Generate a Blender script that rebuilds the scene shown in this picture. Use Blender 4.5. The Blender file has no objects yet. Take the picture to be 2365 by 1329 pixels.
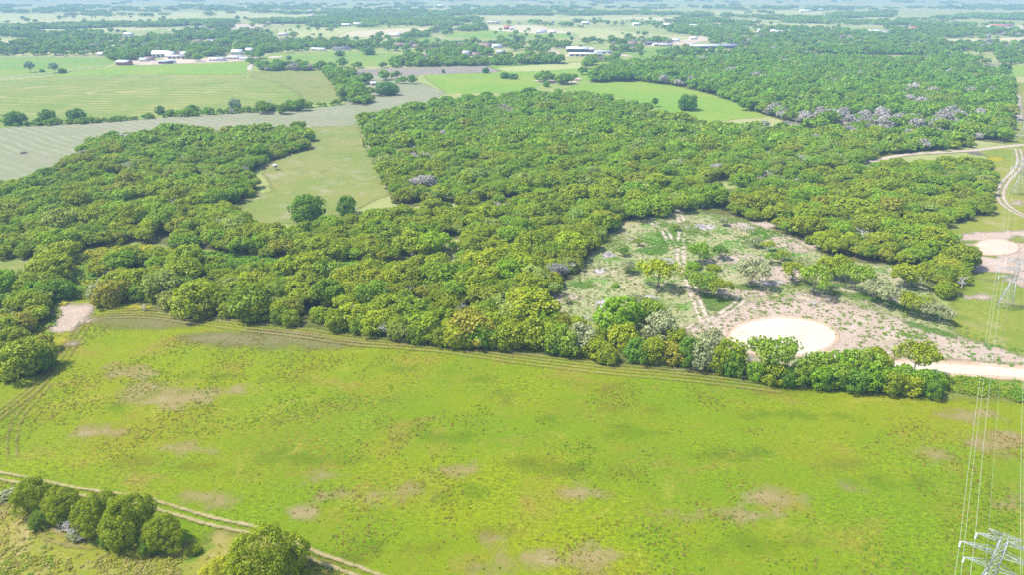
import bpy, math, random
import numpy as np
from mathutils import Vector, Matrix, Euler, noise as mnoise

random.seed(7)
rng = np.random.default_rng(7)
D2R = math.radians
scene = bpy.context.scene
COL = scene.collection

# ------------------------------------------------------------------ camera, sky, sun, exposure
CAM_H = 100.0
PITCH = 24.2
FPX, CX, CY = 1577.0, 1182.5, 664.5
cam_data = bpy.data.cameras.new('camera')
cam_data.sensor_width = 36.0
cam_data.lens = 36.0 * FPX / 2365.0
cam_data.clip_start = 1.0
cam_data.clip_end = 40000.0
cam = bpy.data.objects.new('camera', cam_data)
cam.location = (0, 0, CAM_H)
cam.rotation_euler = (D2R(90 - PITCH), 0, 0)
COL.objects.link(cam)
scene.camera = cam

SUN_EL, SUN_AZ = 57.0, 272.0          # azimuth clockwise from +Y (the viewing direction)
world = bpy.data.worlds.new('World')
scene.world = world
world.use_nodes = True
wn = world.node_tree
wn.nodes.clear()
w_out = wn.nodes.new('ShaderNodeOutputWorld')
w_bg = wn.nodes.new('ShaderNodeBackground')
w_sky = wn.nodes.new('ShaderNodeTexSky')
w_sky.sky_type = 'NISHITA'
w_sky.sun_disc = False
w_sky.sun_elevation = D2R(SUN_EL)
w_sky.sun_rotation = D2R(SUN_AZ)
w_sky.dust_density = 2.0
w_bg.inputs['Strength'].default_value = 0.15
wn.links.new(w_sky.outputs[0], w_bg.inputs[0])
wn.links.new(w_bg.outputs[0], w_out.inputs[0])

sun_data = bpy.data.lights.new('sun', 'SUN')
sun_data.energy = 4.0
sun_data.angle = D2R(2.0)
sun_data.color = (1.0, 0.95, 0.86)
sun = bpy.data.objects.new('sun', sun_data)
to_sun = Vector((math.sin(D2R(SUN_AZ)) * math.cos(D2R(SUN_EL)),
                 math.cos(D2R(SUN_AZ)) * math.cos(D2R(SUN_EL)), math.sin(D2R(SUN_EL))))
sun.rotation_euler = to_sun.to_track_quat('Z', 'Y').to_euler()
sun.location = (-200, -40, 400)
COL.objects.link(sun)

vs = scene.view_settings
vs.view_transform = 'Standard'
vs.look = 'None'
vs.exposure = 0.82

HAZE_DENSITY = 0.00025
vs.gamma = 1.0
vs.use_curve_mapping = False
scene.cycles.use_denoising = False
scene.cycles.max_bounces = 5
scene.cycles.diffuse_bounces = 2
scene.cycles.glossy_bounces = 1
scene.cycles.transmission_bounces = 3
scene.cycles.volume_bounces = 0
scene.cycles.transparent_max_bounces = 12
scene.cycles.caustics_reflective = False
scene.cycles.caustics_refractive = False

# ------------------------------------------------------------------ survey helpers
_P = D2R(PITCH)


def G(px, py, z=0.0):
    """point of the place seen at a spot of the photograph, at height z"""
    x = (np.asarray(px, float) - CX) / FPX
    u = (CY - np.asarray(py, float)) / FPX
    t = (CAM_H - z) / (math.sin(_P) - u * math.cos(_P))
    return x * t, (math.cos(_P) + u * math.sin(_P)) * t


def proj(X, Y, Z=0.0):
    z = np.asarray(Z, float) - CAM_H
    fwd = Y * math.cos(_P) - z * math.sin(_P)
    up = Y * math.sin(_P) + z * math.cos(_P)
    return CX + FPX * X / fwd, CY - FPX * up / fwd


def mpp(px, py):
    """metres per photograph pixel, across"""
    a = G(px - .5, py)
    b = G(px + .5, py)
    return float(b[0] - a[0])


def gpoly(pts):
    x, y = G([p[0] for p in pts], [p[1] for p in pts])
    return np.stack([x, y], 1)


def inside(px, py, poly):
    px = np.asarray(px, float)
    py = np.asarray(py, float)
    r = np.zeros(px.shape, bool)
    n = len(poly)
    for i in range(n):
        x0, y0 = poly[i]
        x1, y1 = poly[(i + 1) % n]
        c = (y0 > py) != (y1 > py)
        with np.errstate(divide='ignore', invalid='ignore'):
            xi = (x1 - x0) * (py - y0) / (y1 - y0) + x0
        r ^= c & (px < xi)
    return r


def seg_dist(X, Y, a, b):
    ax, ay = a
    dx, dy = b[0] - ax, b[1] - ay
    L = dx * dx + dy * dy + 1e-9
    t = np.clip(((X - ax) * dx + (Y - ay) * dy) / L, 0, 1)
    return np.hypot(X - ax - t * dx, Y - ay - t * dy)


def sdf_poly(X, Y, P):
    d = np.full(X.shape, 1e9)
    n = len(P)
    for i in range(n):
        d = np.minimum(d, seg_dist(X, Y, P[i], P[(i + 1) % n]))
    s = inside(X, Y, [tuple(p) for p in P])
    return np.where(s, d, -d)


def sdf_line(X, Y, P, hw):
    d = np.full(X.shape, 1e9)
    for i in range(len(P) - 1):
        d = np.minimum(d, seg_dist(X, Y, P[i], P[i + 1]))
    return hw - d


def smooth_line(P, n=6):
    P = np.asarray(P, float)
    out = []
    m = len(P)
    for i in range(m - 1):
        p0 = P[max(i - 1, 0)]
        p1 = P[i]
        p2 = P[i + 1]
        p3 = P[min(i + 2, m - 1)]
        for k in range(n):
            t = k / n
            out.append(.5 * ((2 * p1) + (-p0 + p2) * t + (2 * p0 - 5 * p1 + 4 * p2 - p3) * t * t +
                             (-p0 + 3 * p1 - 3 * p2 + p3) * t ** 3))
    out.append(P[-1])
    return np.array(out)


def offset_line(P, off):
    T = np.gradient(P, axis=0)
    T /= np.linalg.norm(T, axis=1)[:, None] + 1e-9
    N = np.stack([-T[:, 1], T[:, 0]], 1)
    return P + N * off


# ------------------------------------------------------------------ material helpers
class NT:
    def __init__(self, name):
        self.m = bpy.data.materials.new(name)
        self.m.use_nodes = True
        self.t = self.m.node_tree
        self.t.nodes.clear()
        self.out = self.n('ShaderNodeOutputMaterial')

    def n(self, t, **kw):
        o = self.t.nodes.new(t)
        for k, v in kw.items():
            setattr(o, k, v)
        return o

    def put(self, sock, v):
        if isinstance(v, bpy.types.NodeSocket):
            self.t.links.new(v, sock)
        elif isinstance(v, (tuple, list)) and len(v) == 3 and sock.type == 'RGBA':
            sock.default_value = (*v, 1)
        else:
            sock.default_value = v

    def coord(self, scale=(1, 1, 1), rot=0.0, kind='Position'):
        g = self.n('ShaderNodeNewGeometry')
        mp = self.n('ShaderNodeMapping')
        mp.inputs['Scale'].default_value = scale
        mp.inputs['Rotation'].default_value = (0, 0, rot)
        self.t.links.new(g.outputs['Position'], mp.inputs['Vector'])
        return mp.outputs[0]

    def noise(self, scale, detail=3.0, rough=.55, vec=None, dist=0.0):
        o = self.n('ShaderNodeTexNoise')
        o.inputs['Scale'].default_value = scale
        o.inputs['Detail'].default_value = detail
        o.inputs['Roughness'].default_value = rough
        o.inputs['Distortion'].default_value = dist
        if vec is None:
            vec = self.coord()
        self.t.links.new(vec, o.inputs['Vector'])
        return o.outputs[0]

    def math(self, op, a, b=0.0, c=0.0, clamp=False):
        o = self.n('ShaderNodeMath', operation=op, use_clamp=clamp)
        for i, v in enumerate((a, b, c)):
            self.put(o.inputs[i], v)
        return o.outputs[0]

    def ramp(self, v, a, b, lo=0.0, hi=1.0):
        o = self.n('ShaderNodeMapRange')
        o.interpolation_type = 'SMOOTHSTEP'
        self.put(o.inputs[0], v)
        for i, q in enumerate((a, b, lo, hi)):
            self.put(o.inputs[1 + i], q)
        return o.outputs[0]

    def mix(self, f, a, b, mode='MIX'):
        o = self.n('ShaderNodeMix', data_type='RGBA', blend_type=mode)
        self.put(o.inputs[0], f)
        self.put(o.inputs[6], a)
        self.put(o.inputs[7], b)
        return o.outputs[2]

    def attr(self, name, kind='GEOMETRY'):
        o = self.n('ShaderNodeAttribute', attribute_name=name, attribute_type=kind)
        return o

    def finish_surface(self, color, rough=.95, bump=None, bump_d=.1, alpha=None, spec=.15):
        p = self.n('ShaderNodeBsdfPrincipled')
        self.put(p.inputs['Base Color'], color)
        self.put(p.inputs['Roughness'], rough)
        p.inputs['Specular IOR Level'].default_value = spec
        if bump is not None:
            b = self.n('ShaderNodeBump')
            b.inputs['Distance'].default_value = bump_d
            b.inputs['Strength'].default_value = 1.0
            self.put(b.inputs['Height'], bump)
            self.t.links.new(b.outputs[0], p.inputs['Normal'])
        s = p.outputs[0]
        if alpha is not None:
            tr = self.n('ShaderNodeBsdfTransparent')
            mx = self.n('ShaderNodeMixShader')
            self.put(mx.inputs[0], alpha)
            self.t.links.new(tr.outputs[0], mx.inputs[1])
            self.t.links.new(s, mx.inputs[2])
            s = mx.outputs[0]
        self.t.links.new(s, self.out.inputs[0])
        return self.m


def edge_alpha(nt, soft, amp, scale):
    """ragged, thinning rim of a patch of ground; 'sd' is metres inside its outline"""
    sd = nt.attr('sd').outputs['Fac']
    v = nt.math('ADD', sd, nt.math('MULTIPLY', nt.math('SUBTRACT', nt.noise(scale, 4, .6), .5), amp * 2))
    return nt.ramp(v, -soft * .5, soft * .5)


GA = .72


def turf(name, c_main, c_alt, c_dry, c_dark, s=1.0, dry=.5, dark=.5, soft=None, amp=1.0, nscale=.2, aniso=1.0,
         streak=None, rot=0.0, bump=.10, maxa=1.0, lo_contrast=1.0, rust=0.0):
    c_main, c_alt, c_dry, c_dark = (tuple(v * GA for v in c_) for c_ in (c_main, c_alt, c_dry, c_dark))
    nt = NT(name)
    vec = nt.coord((1, aniso, 1), rot)
    big = nt.noise(.012 * s, 4, .6, vec)
    c = nt.mix(nt.ramp(big, .38, .62), c_main, c_alt)
    mid = nt.noise(.055 * s, 5, .65, vec, .6)
    c = nt.mix(nt.math('MULTIPLY', nt.ramp(mid, .56 - .12 * dry, .78 - .12 * dry), min(1, dry + .35)), c, c_dry)
    mid2 = nt.noise(.045 * s, 6, .7, nt.coord((1, aniso, 1), rot + .4), .4)
    c = nt.mix(nt.math('MULTIPLY', nt.ramp(mid2, .60 - .12 * dark, .74 - .12 * dark), min(1, dark + .3)), c, c_dark)
    # short turf in some places, rough clumpy growth in others
    fine = nt.math('ADD', nt.math('MULTIPLY', nt.noise(2.6 * s, 4, .75), .6), nt.math('MULTIPLY', nt.noise(.8 * s, 3, .6, nt.coord((1, 1.6, 1), .3)), .4))
    rough = nt.ramp(nt.noise(.03 * s, 4, .65, nt.coord((1, 1, 1), 1.1)), .42, .62, .45, 1.5)
    g = nt.math('ADD', 1.0, nt.math('MULTIPLY', nt.math('MULTIPLY', nt.math('SUBTRACT', fine, .5), rough), 2.1 * lo_contrast))
    if rust:
        rn = nt.noise(1.1, 5, .75, nt.coord((.8, 1.3, 1), .5))
        rm = nt.ramp(nt.noise(.022, 5, .7, nt.coord((1, 1.2, 1), 2.0)), .46, .66)
        c = nt.mix(nt.math('MULTIPLY', nt.math('MULTIPLY', nt.ramp(rn, .44, .60), rm), rust), c, (.20, .115, .02))
        tn = nt.noise(.07, 6, .75, nt.coord((1, 1.2, 1), .9), .8)
        c = nt.mix(nt.math('MULTIPLY', nt.ramp(tn, .56, .70), .5), c, (.25, .24, .03))
    cc = nt.n('ShaderNodeCombineColor')
    for i in range(3):
        nt.put(cc.inputs[i], g)
    c = nt.mix(1.0, c, cc.outputs[0], 'MULTIPLY')
    if streak:
        c = streak(nt, c)
    a = None
    if soft is not None:
        a = edge_alpha(nt, soft, amp, nscale)
        if maxa < 1:
            a = nt.math('MULTIPLY', a, maxa)
    return nt.finish_surface(c, .95, nt.noise(2.4 * s, 4, .75), bump * .6, a)


# ------------------------------------------------------------------ mesh helpers
def mesh_from(name, V, Fc, mats=(), mi=None, attrs=None, smooth=False):
    me = bpy.data.meshes.new(name)
    V = np.asarray(V, np.float32)
    Fc = np.asarray(Fc, np.int32)
    k = Fc.shape[1]
    me.vertices.add(len(V))
    me.vertices.foreach_set('co', V.ravel())
    me.loops.add(Fc.size)
    me.loops.foreach_set('vertex_index', Fc.ravel())
    me.polygons.add(len(Fc))
    me.polygons.foreach_set('loop_start', np.arange(0, Fc.size, k, dtype=np.int32))
    for m in mats:
        me.materials.append(m)
    if mi is not None:
        me.polygons.foreach_set('material_index', np.asarray(mi, np.int32))
    if smooth:
        me.polygons.foreach_set('use_smooth', np.ones(len(Fc), bool))
    me.update(calc_edges=True)
    if attrs:
        for an, vals in attrs.items():
            vals = np.asarray(vals, np.float32)
            if vals.ndim == 1:
                a = me.attributes.new(an, 'FLOAT', 'POINT')
                a.data.foreach_set('value', vals)
            else:
                a = me.attributes.new(an, 'FLOAT_VECTOR', 'POINT')
                a.data.foreach_set('vector', vals.ravel())
    return me


def link(name, data, parent=None, loc=None, rz=0.0):
    o = bpy.data.objects.new(name, data)
    COL.objects.link(o)
    if parent is not None:
        o.parent = parent
    if loc is not None:
        o.location = loc
    if rz:
        o.rotation_euler = (0, 0, rz)
    return o


def tag(o, label, cat, group=None, kind=None):
    o['label'] = label
    o['category'] = cat
    if group:
        o['group'] = group
    if kind:
        o['kind'] = kind
    return o


_layer = [0]


def sheet(name, mat, polys=(), lines=(), cell=None, margin=3.0, dz=None, minsd=None, name_label=None):
    """a sheet of ground of any outline, kept a little above the one below.
    polys: lists of photograph points; lines: (points in metres, half width)"""
    _layer[0] += 1
    z = 0.005 * _layer[0] if dz is None else dz
    GP = [gpoly(p) for p in polys]
    allp = np.concatenate(GP + [l[0] for l in lines])
    x0, y0 = allp.min(0) - margin - 2
    x1, y1 = allp.max(0) + margin + 2
    if cell is None:
        cell = max(.6, .01 * math.hypot((x0 + x1) / 2, (y0 + y1) / 2))
    nx = int((x1 - x0) / cell) + 2
    ny = int((y1 - y0) / cell) + 2
    xs = x0 + np.arange(nx) * cell
    ys = y0 + np.arange(ny) * cell
    X, Y = np.meshgrid(xs, ys)
    S = np.full(X.shape, -1e9)
    for p in GP:
        S = np.maximum(S, sdf_poly(X, Y, p))
    for p, hw in lines:
        S = np.maximum(S, sdf_line(X, Y, p, hw))
    keep = S > -(margin + cell)
    q = keep[:-1, :-1] & keep[1:, :-1] & keep[:-1, 1:] & keep[1:, 1:]
    jj, ii = np.nonzero(q)
    base = jj * nx + ii
    Fc = np.stack([base, base + 1, base + nx + 1, base + nx], 1)
    used, inv = np.unique(Fc.ravel(), return_inverse=True)
    V = np.stack([X.ravel()[used], Y.ravel()[used], np.full(len(used), z)], 1)
    me = mesh_from(name, V, inv.reshape(-1, 4), (mat,), attrs={'sd': S.ravel()[used]})
    o = link(name, me)
    o['kind'] = 'structure'
    return o


def ell(cx, cy, rx, ry, n=28, rot=0.0, wob=.12):
    """a blob on the ground given by its size in the photograph"""
    ph = random.random() * 6
    r = []
    for k in range(n):
        a = 2 * math.pi * k / n
        w = 1 + wob * math.sin(2 * a + ph) + wob * .7 * math.sin(3 * a + 2 * ph) + wob * .4 * math.sin(5 * a + ph)
        x, y = rx * w * math.cos(a), ry * w * math.sin(a)
        r.append((cx + x * math.cos(rot) - y * math.sin(rot), cy + x * math.sin(rot) + y * math.cos(rot)))
    return r


# ================================================================== THE GROUND
GREEN = (.16, .25, .012)
YEL = (.25, .27, .014)
TAN = (.36, .28, .10)
BRN = (.20, .13, .035)
DKG = (.06, .135, .010)

m_ground = turf('pasture_ground', (.27, .34, .08), (.38, .39, .15), (.48, .42, .25), (.17, .25, .05), s=.5, dry=.4, dark=.3, lo_contrast=.6)
# main ground sheet, graded finer towards the near end, out beyond the horizon in view
gx = np.concatenate([-np.geomspace(14000, 60, 26), np.linspace(-40, 40, 5), np.geomspace(60, 14000, 26)])
gy = np.concatenate([[-2500, -800, -200], np.linspace(-50, 300, 15), np.geomspace(330, 22000, 40)])
XX, YY = np.meshgrid(gx, gy)
nx = len(gx)
jj, ii = np.meshgrid(np.arange(len(gy) - 1), np.arange(nx - 1), indexing='ij')
b = (jj * nx + ii).ravel()
me = mesh_from('ground', np.stack([XX.ravel(), YY.ravel(), 0 * XX.ravel()], 1),
               np.stack([b, b + 1, b + nx + 1, b + nx], 1), (m_ground,))
ground = link('ground', me)
ground['kind'] = 'structure'

FRONT = [(215, 690), (330, 716), (430, 733), (560, 744), (640, 752), (760, 762), (850, 782), (920, 793), (1000, 797),
         (1090, 808), (1200, 820), (1320, 828), (1420, 840), (1530, 855), (1640, 865), (1740, 874), (1850, 885),
         (1950, 895), (2050, 910), (2165, 920)]

m_meadow = turf('meadow_grass', (.155, .250, .001), (.222, .272, .001), (.29, .215, .04), (.085, .185, .001),
                s=1.0, dry=.36, dark=.1, rust=.6, lo_contrast=1.35, soft=6, amp=3, aniso=1.3, bump=.16)
sheet('meadow', m_meadow, [[(-60, 690), (215, 690)] + FRONT[1:] + [(2600, 935), (2700, 1500), (-300, 1500), (-300, 900)]],
      cell=4, margin=6)

# dry worn patches of the meadow
m_dry = turf('dry_grass', (.42, .33, .13), (.50, .37, .20), (.56, .43, .28), (.24, .25, .03), s=2.2, dry=.5, dark=.45,
             soft=5, amp=7, nscale=.16, maxa=.55, bump=.1)
dry_list = [(1050, 1088, 46, 9), (1340, 1137, 46, 11), (1790, 1150, 75, 14), (1690, 1190, 90, 7), (1150, 1243, 30, 7),
            (1330, 1292, 95, 22), (1130, 1312, 50, 10), (940, 1138, 60, 9), (800, 1143, 60, 6), (490, 1150, 60, 16),
            (370, 915, 95, 28), (300, 860, 60, 16), (2310, 1025, 55, 22), (2160, 1052, 30, 10), (430, 1040, 50, 10),
            (230, 1000, 60, 10), (740, 1105, 24, 7), (1985, 1130, 22, 6), (520, 905, 60, 8), (2330, 1165, 20, 12),
            (1560, 1190, 45, 5), (680, 1180, 40, 8), (2240, 960, 70, 9)]
sheet('dry_grass_patch', m_dry, [ell(*e) for e in dry_list], cell=.9, margin=4)
m_worn = turf('worn_grass', (.22, .22, .06), (.25, .23, .09), (.3, .25, .14), (.14, .17, .03), s=1.6, soft=6, amp=4,
              nscale=.12, maxa=.75)
sheet('worn_grass_patch', m_worn, [ell(590, 785, 150, 20), ell(330, 745, 110, 18), ell(750, 795, 70, 12)], cell=1.5,
      margin=6)
m_lush = turf('lush_grass', (.115, .26, .002), (.11, .25, .004), (.10, .2, .02), (.06, .16, .01), s=2.2, soft=5, amp=7,
              nscale=.16, maxa=.26)
sheet('lush_grass_patch', m_lush,
      [ell(*e) for e in [(930, 857, 30, 6), (1115, 880, 32, 5), (1160, 915, 14, 6), (1262, 970, 14, 5), (890, 928, 14, 5),
                         (1755, 883, 36, 6), (1460, 1000, 60, 10), (1640, 880, 80, 5), (700, 1060, 120, 12),
                         (1250, 1080, 90, 12), (1060, 1140, 60, 12), (280, 945, 25, 12), (1680, 1050, 80, 8),
                         (1000, 1010, 90, 10), (1850, 960, 120, 8), (480, 870, 60, 6), (2050, 1120, 90, 10),
                         (1750, 1260, 120, 12), (740, 1290, 70, 14), (850, 1260, 40, 10)]], cell=.9, margin=3)
m_rust = turf('rust_weeds', (.23, .17, .02), (.25, .19, .03), (.28, .2, .05), (.15, .16, .015), s=3.0, soft=5, amp=7,
              nscale=.18, maxa=.2)
sheet('rust_weed_patch', m_rust,
      [ell(*e) for e in [(1230, 1070, 60, 6), (1300, 1088, 45, 6), (1150, 1225, 42, 9), (1345, 890, 34, 5), (1420, 900, 36, 7),
                         (320, 1070, 45, 14), (1420, 1097, 40, 6), (820, 1290, 30, 8), (660, 880, 60, 6), (1350, 1330, 40, 8),
                         (1450, 945, 60, 5), (470, 1075, 50, 8), (980, 1265, 45, 8), (1820, 905, 80, 5),
                         (1160, 930, 20, 4), (560, 1100, 40, 6), (1930, 1075, 60, 6)]], cell=.8, margin=3)

m_fore = turf('rough_dry_ground', (.24, .27, .02), (.30, .28, .05), (.42, .33, .16), (.11, .22, .010), s=2.0, dry=.5,
              dark=.45, soft=4, amp=3, nscale=.25, bump=.12)
sheet('rough_ground', m_fore, [[(-200, 1135), (40, 1145), (160, 1200), (330, 1262), (460, 1262), (500, 1225), (600, 1240),
                                (720, 1290), (860, 1345), (900, 1480), (-300, 1480)]], cell=1.2, margin=5)

# -------- fields of the middle distance
def swirl(nt, c):
    """mown swaths curling round the near end of the hay field"""
    g = nt.n('ShaderNodeNewGeometry')
    sep = nt.n('ShaderNodeSeparateXYZ')
    nt.t.links.new(g.outputs['Position'], sep.inputs[0])
    cx, cy = G(330, 212)
    dx = nt.math('MULTIPLY', nt.math('SUBTRACT', sep.outputs[0], float(cx)), .42)
    dy = nt.math('SUBTRACT', sep.outputs[1], float(cy))
    dxm = nt.math('MINIMUM', dx, nt.math('MULTIPLY', dx, .25))
    r = nt.math('SQRT', nt.math('ADD', nt.math('MULTIPLY', dxm, dxm), nt.math('MULTIPLY', dy, dy)))
    r = nt.math('ADD', r, nt.math('MULTIPLY', nt.noise(.006, 4), 70))
    w = nt.math('SINE', nt.math('MULTIPLY', r, .50))
    br = nt.noise(.018, 3, .6)
    f = nt.math('MULTIPLY', nt.ramp(w, .1, .9), nt.ramp(br, .40, .60))
    return nt.mix(nt.math('MULTIPLY', f, .45), c, (.40, .33, .14))


def swath(ang, freq, col, k=.4):
    def f(nt, c):
        v = nt.coord((1, 1, 1), ang)
        sep = nt.n('ShaderNodeSeparateXYZ')
        nt.t.links.new(v, sep.inputs[0])
        w = nt.math('SINE', nt.math('ADD', nt.math('MULTIPLY', sep.outputs[0], freq),
                                    nt.math('MULTIPLY', nt.noise(.02, 2), 5)))
        return nt.mix(nt.math('MULTIPLY', nt.ramp(w, -.2, .9), nt.math('MULTIPLY', nt.ramp(nt.noise(.03, 3), .35, .6), k)), c, col)
    return f


m_fg = turf('pasture_green', (.18, .31, .04), (.24, .33, .05), (.36, .34, .11), (.12, .25, .03), s=.5, dry=.3, dark=.3,
            soft=5, amp=3, nscale=.05, lo_contrast=.6)
m_fb = turf('pasture_bright', (.19, .34, .035), (.25, .35, .04), (.33, .34, .07), (.13, .29, .025), s=.5, dry=.2, dark=.3,
            soft=4, amp=3, nscale=.05, lo_contrast=.5)
m_fy = turf('pasture_yellow', (.40, .44, .15), (.46, .46, .20), (.52, .45, .26), (.29, .37, .10), s=.4, dry=.35, dark=.25,
            soft=6, amp=4, nscale=.04, lo_contrast=.5)
m_ft = turf('stubble_tan', (.56, .50, .30), (.60, .52, .34), (.62, .52, .36), (.44, .44, .22), s=.4, dry=.3, dark=.3,
            soft=6, amp=4, nscale=.04, lo_contrast=.4)
m_fs = turf('bare_sand', (.55, .45, .33), (.60, .48, .36), (.62, .52, .4), (.42, .38, .24), s=.6, soft=5, amp=4, nscale=.05,
            lo_contrast=.4)
m_gr = turf('mown_grey_field', (.25, .275, .145), (.285, .29, .175), (.34, .31, .22), (.17, .23, .085), s=.5, dry=.4, dark=.3,
            soft=3, amp=2, nscale=.1, lo_contrast=.5, streak=swath(-.9, .9, (.37, .37, .26), .22))
m_hay = turf('hay_meadow', (.19, .27, .045), (.24, .29, .06), (.32, .30, .10), (.11, .24, .025), s=.6, dry=.35, dark=.35,
             soft=4, amp=3, nscale=.06, streak=swirl, lo_contrast=.5)
m_hayc = turf('hay_stubble', (.27, .31, .08), (.31, .32, .10), (.38, .34, .14), (.19, .27, .05), s=.6, soft=8, amp=6,
              nscale=.04, streak=swath(.25, .45, (.2, .27, .06), .5), lo_contrast=.5, maxa=.8)
m_wood = turf('woodland_soil', (.12, .15, .025), (.15, .15, .04), (.24, .19, .10), (.07, .12, .015), s=1.0, soft=4, amp=3,
              nscale=.2)
m_woodfar = turf('scrub_ground', (.11, .16, .035), (.14, .18, .05), (.22, .22, .1), (.06, .1, .025), s=.3, soft=12, amp=12,
                 nscale=.03, lo_contrast=.6)

sheet('pasture', m_fg, [[(-300, 131), (130, 130), (243, 131), (275, 140), (235, 155), (165, 164), (120, 173), (-300, 190)]], margin=8)
sheet('pasture', m_fb, [[(150, 167), (278, 151), (480, 146), (575, 141), (578, 158), (560, 171), (300, 171), (110, 178)]], margin=8)
sheet('hayfield', m_hay, [[(-300, 200), (-20, 188), (110, 176), (300, 172), (560, 171), (590, 163), (747, 162), (770, 190),
                           (790, 225), (786, 236), (500, 262), (330, 272), (60, 285), (-300, 300)]], margin=8, cell=6)
sheet('hay_stubble', m_hayc, [[(590, 166), (745, 163), (768, 190), (788, 228), (700, 240), (690, 215), (640, 190), (580, 178)]],
      margin=12, cell=6)
sheet('mown_field', m_gr, [[(-300, 300), (0, 292), (180, 286), (420, 266), (600, 258), (790, 240), (830, 215), (780, 165),
                            (900, 158), (1122, 152), (1160, 166), (975, 172), (945, 180), (1030, 214), (1000, 232),
                            (830, 272), (820, 292), (726, 292), (700, 300), (400, 310), (215, 330), (150, 395),
                            (80, 445), (-300, 470)]], margin=4, cell=4)
sheet('hedge_verge', m_fb, [], [(smooth_line(gpoly([(-60, 296), (100, 286), (200, 281), (350, 270), (480, 262), (600, 256), (700, 249), (790, 240)]), 4), 4.5)],
      cell=2.5, margin=4)
m_plough = turf('ploughed_grey', (.27, .24, .19), (.30, .26, .22), (.33, .28, .24), (.2, .2, .13), s=.6, soft=4, amp=3,
                nscale=.05, lo_contrast=.4)
sheet('ploughed_field', m_plough, [[(775, 161), (1120, 152), (1156, 165), (965, 171), (930, 178), (860, 172), (790, 176)]],
      margin=6)
sheet('pasture', m_fb, [[(975, 173), (1160, 167), (1130, 152), (1365, 138), (1470, 134), (1400, 160), (1360, 188),
                         (1250, 196), (1200, 212), (1035, 216), (1010, 200)]], margin=6)
sheet('pasture', m_fy, [[(1140, 156), (1360, 142), (1370, 155), (1240, 164), (1170, 165)]], margin=10)
sheet('pasture', m_fb, [[(1300, 205), (1345, 192), (1480, 186), (1560, 198), (1640, 216), (1740, 250), (1775, 268),
                         (1700, 275), (1640, 284), (1560, 265), (1440, 226)]], margin=6, cell=4)
m_glade = turf('glade_grass', (.20, .26, .05), (.26, .27, .07), (.36, .33, .2), (.15, .20, .045), s=1.4, dry=.5, dark=.35,
               soft=4, amp=3, nscale=.12)
sheet('glade', m_glade, [[(724, 293), (826, 291), (852, 350), (880, 400), (905, 448), (850, 470), (800, 500), (700, 515),
                          (570, 522), (552, 470), (632, 440), (604, 392), (650, 358), (722, 335)]], margin=5, cell=2)
sheet('pasture', m_fg, [[(598, 133), (640, 121), (780, 118), (930, 124), (965, 130), (905, 150), (770, 156), (598, 160)]], margin=8)
sheet('pasture', m_fy, [[(-300, 90), (160, 89), (150, 98), (100, 99), (-300, 106)]], margin=12)
sheet('pasture', m_fy, [[(-400, 66), (350, 60), (365, 68), (260, 75), (-400, 79)]], margin=14)
sheet('sand_ground', m_fs, [[(385, 68), (470, 59), (560, 55), (612, 56), (603, 66), (480, 67), (392, 71)]], margin=14)
sheet('pasture', m_fy, [[(-500, 36), (300, 30), (740, 22), (715, 40), (480, 44), (300, 49), (-500, 62)]], margin=18)
sheet('pasture', m_fy, [[(640, 66), (800, 61), (905, 72), (900, 86), (650, 85)]], margin=14)
sheet('stubble_field', m_ft, [[(900, 66), (1010, 64), (965, 74), (925, 86), (780, 84), (800, 74)]], margin=14)
sheet('pasture', m_fb, [[(1030, 73), (1120, 70), (1310, 76), (1330, 88), (1180, 90), (1030, 84)]], margin=12)
sheet('stubble_field', m_ft, [[(1125, 58), (1240, 58), (1340, 75), (1250, 78), (1130, 69)]], margin=12)
sheet('pasture', m_fy, [[(1250, 62), (1390, 66), (1500, 78), (1640, 88), (1560, 100), (1340, 90), (1330, 76)]], margin=12)
sheet('pasture', m_fy, [[(1100, 35), (1240, 38), (1420, 36), (1580, 40), (1560, 50), (1400, 47), (1110, 46)]], margin=16)
sheet('stubble_field', m_ft, [[(1420, 39), (1700, 42), (1690, 51), (1560, 52)]], margin=16)
sheet('pasture', m_fy, [[(880, 20), (1090, 16), (1080, 26), (880, 30)]], margin=20)
sheet('pasture', m_fg, [[(1390, 112), (1580, 108), (1700, 116), (1700, 122), (1570, 132), (1440, 140), (1360, 138)]], margin=8)
sheet('pasture', m_fy, [[(1180, 122), (1272, 119), (1295, 132), (1200, 142)]], margin=8)
sheet('pasture', m_fg, [[(900, 86), (1010, 84), (1030, 90), (1020, 98), (900, 97)]], margin=10)
sheet('stubble_field', m_ft, [[(2160, 91), (2420, 84), (2420, 101), (2180, 98)]], margin=12)
sheet('pasture', m_fb, [[(2238, 150), (2420, 150), (2420, 176), (2345, 176), (2280, 160)]], margin=6)
sheet('ploughed_field', m_plough, [[(2240, 146), (2330, 146), (2320, 151), (2245, 151)]], margin=6)
sheet('pasture', m_fy, [[(1720, 52), (1900, 54), (1920, 64), (1740, 62)]], margin=14)
sheet('pasture', m_fy, [[(1640, 26), (1900, 24), (1900, 33), (1660, 36)]], margin=18)
sheet('pasture', m_fy, [[(2000, 76), (2070, 76), (2060, 92), (2010, 90)]], margin=10)
sheet('stubble_field', m_ft, [[(2100, 62), (2365, 58), (2365, 66), (2110, 72)]], margin=14)
sheet('sand_ground', m_fs, [[(1260, 113), (1275, 111), (1300, 126), (1345, 124), (1345, 130), (1290, 131)],
                            [(1375, 117), (1395, 115), (1462, 129), (1450, 131), (1380, 122)],
                            [(1290, 108), (1335, 105), (1335, 107), (1290, 111)],
                            [(1540, 112), (1700, 104), (1705, 112), (1560, 116)],
                            [(1470, 98), (1560, 94), (1620, 84), (1650, 90), (1580, 104), (1500, 106)]], margin=3, cell=3)
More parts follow.
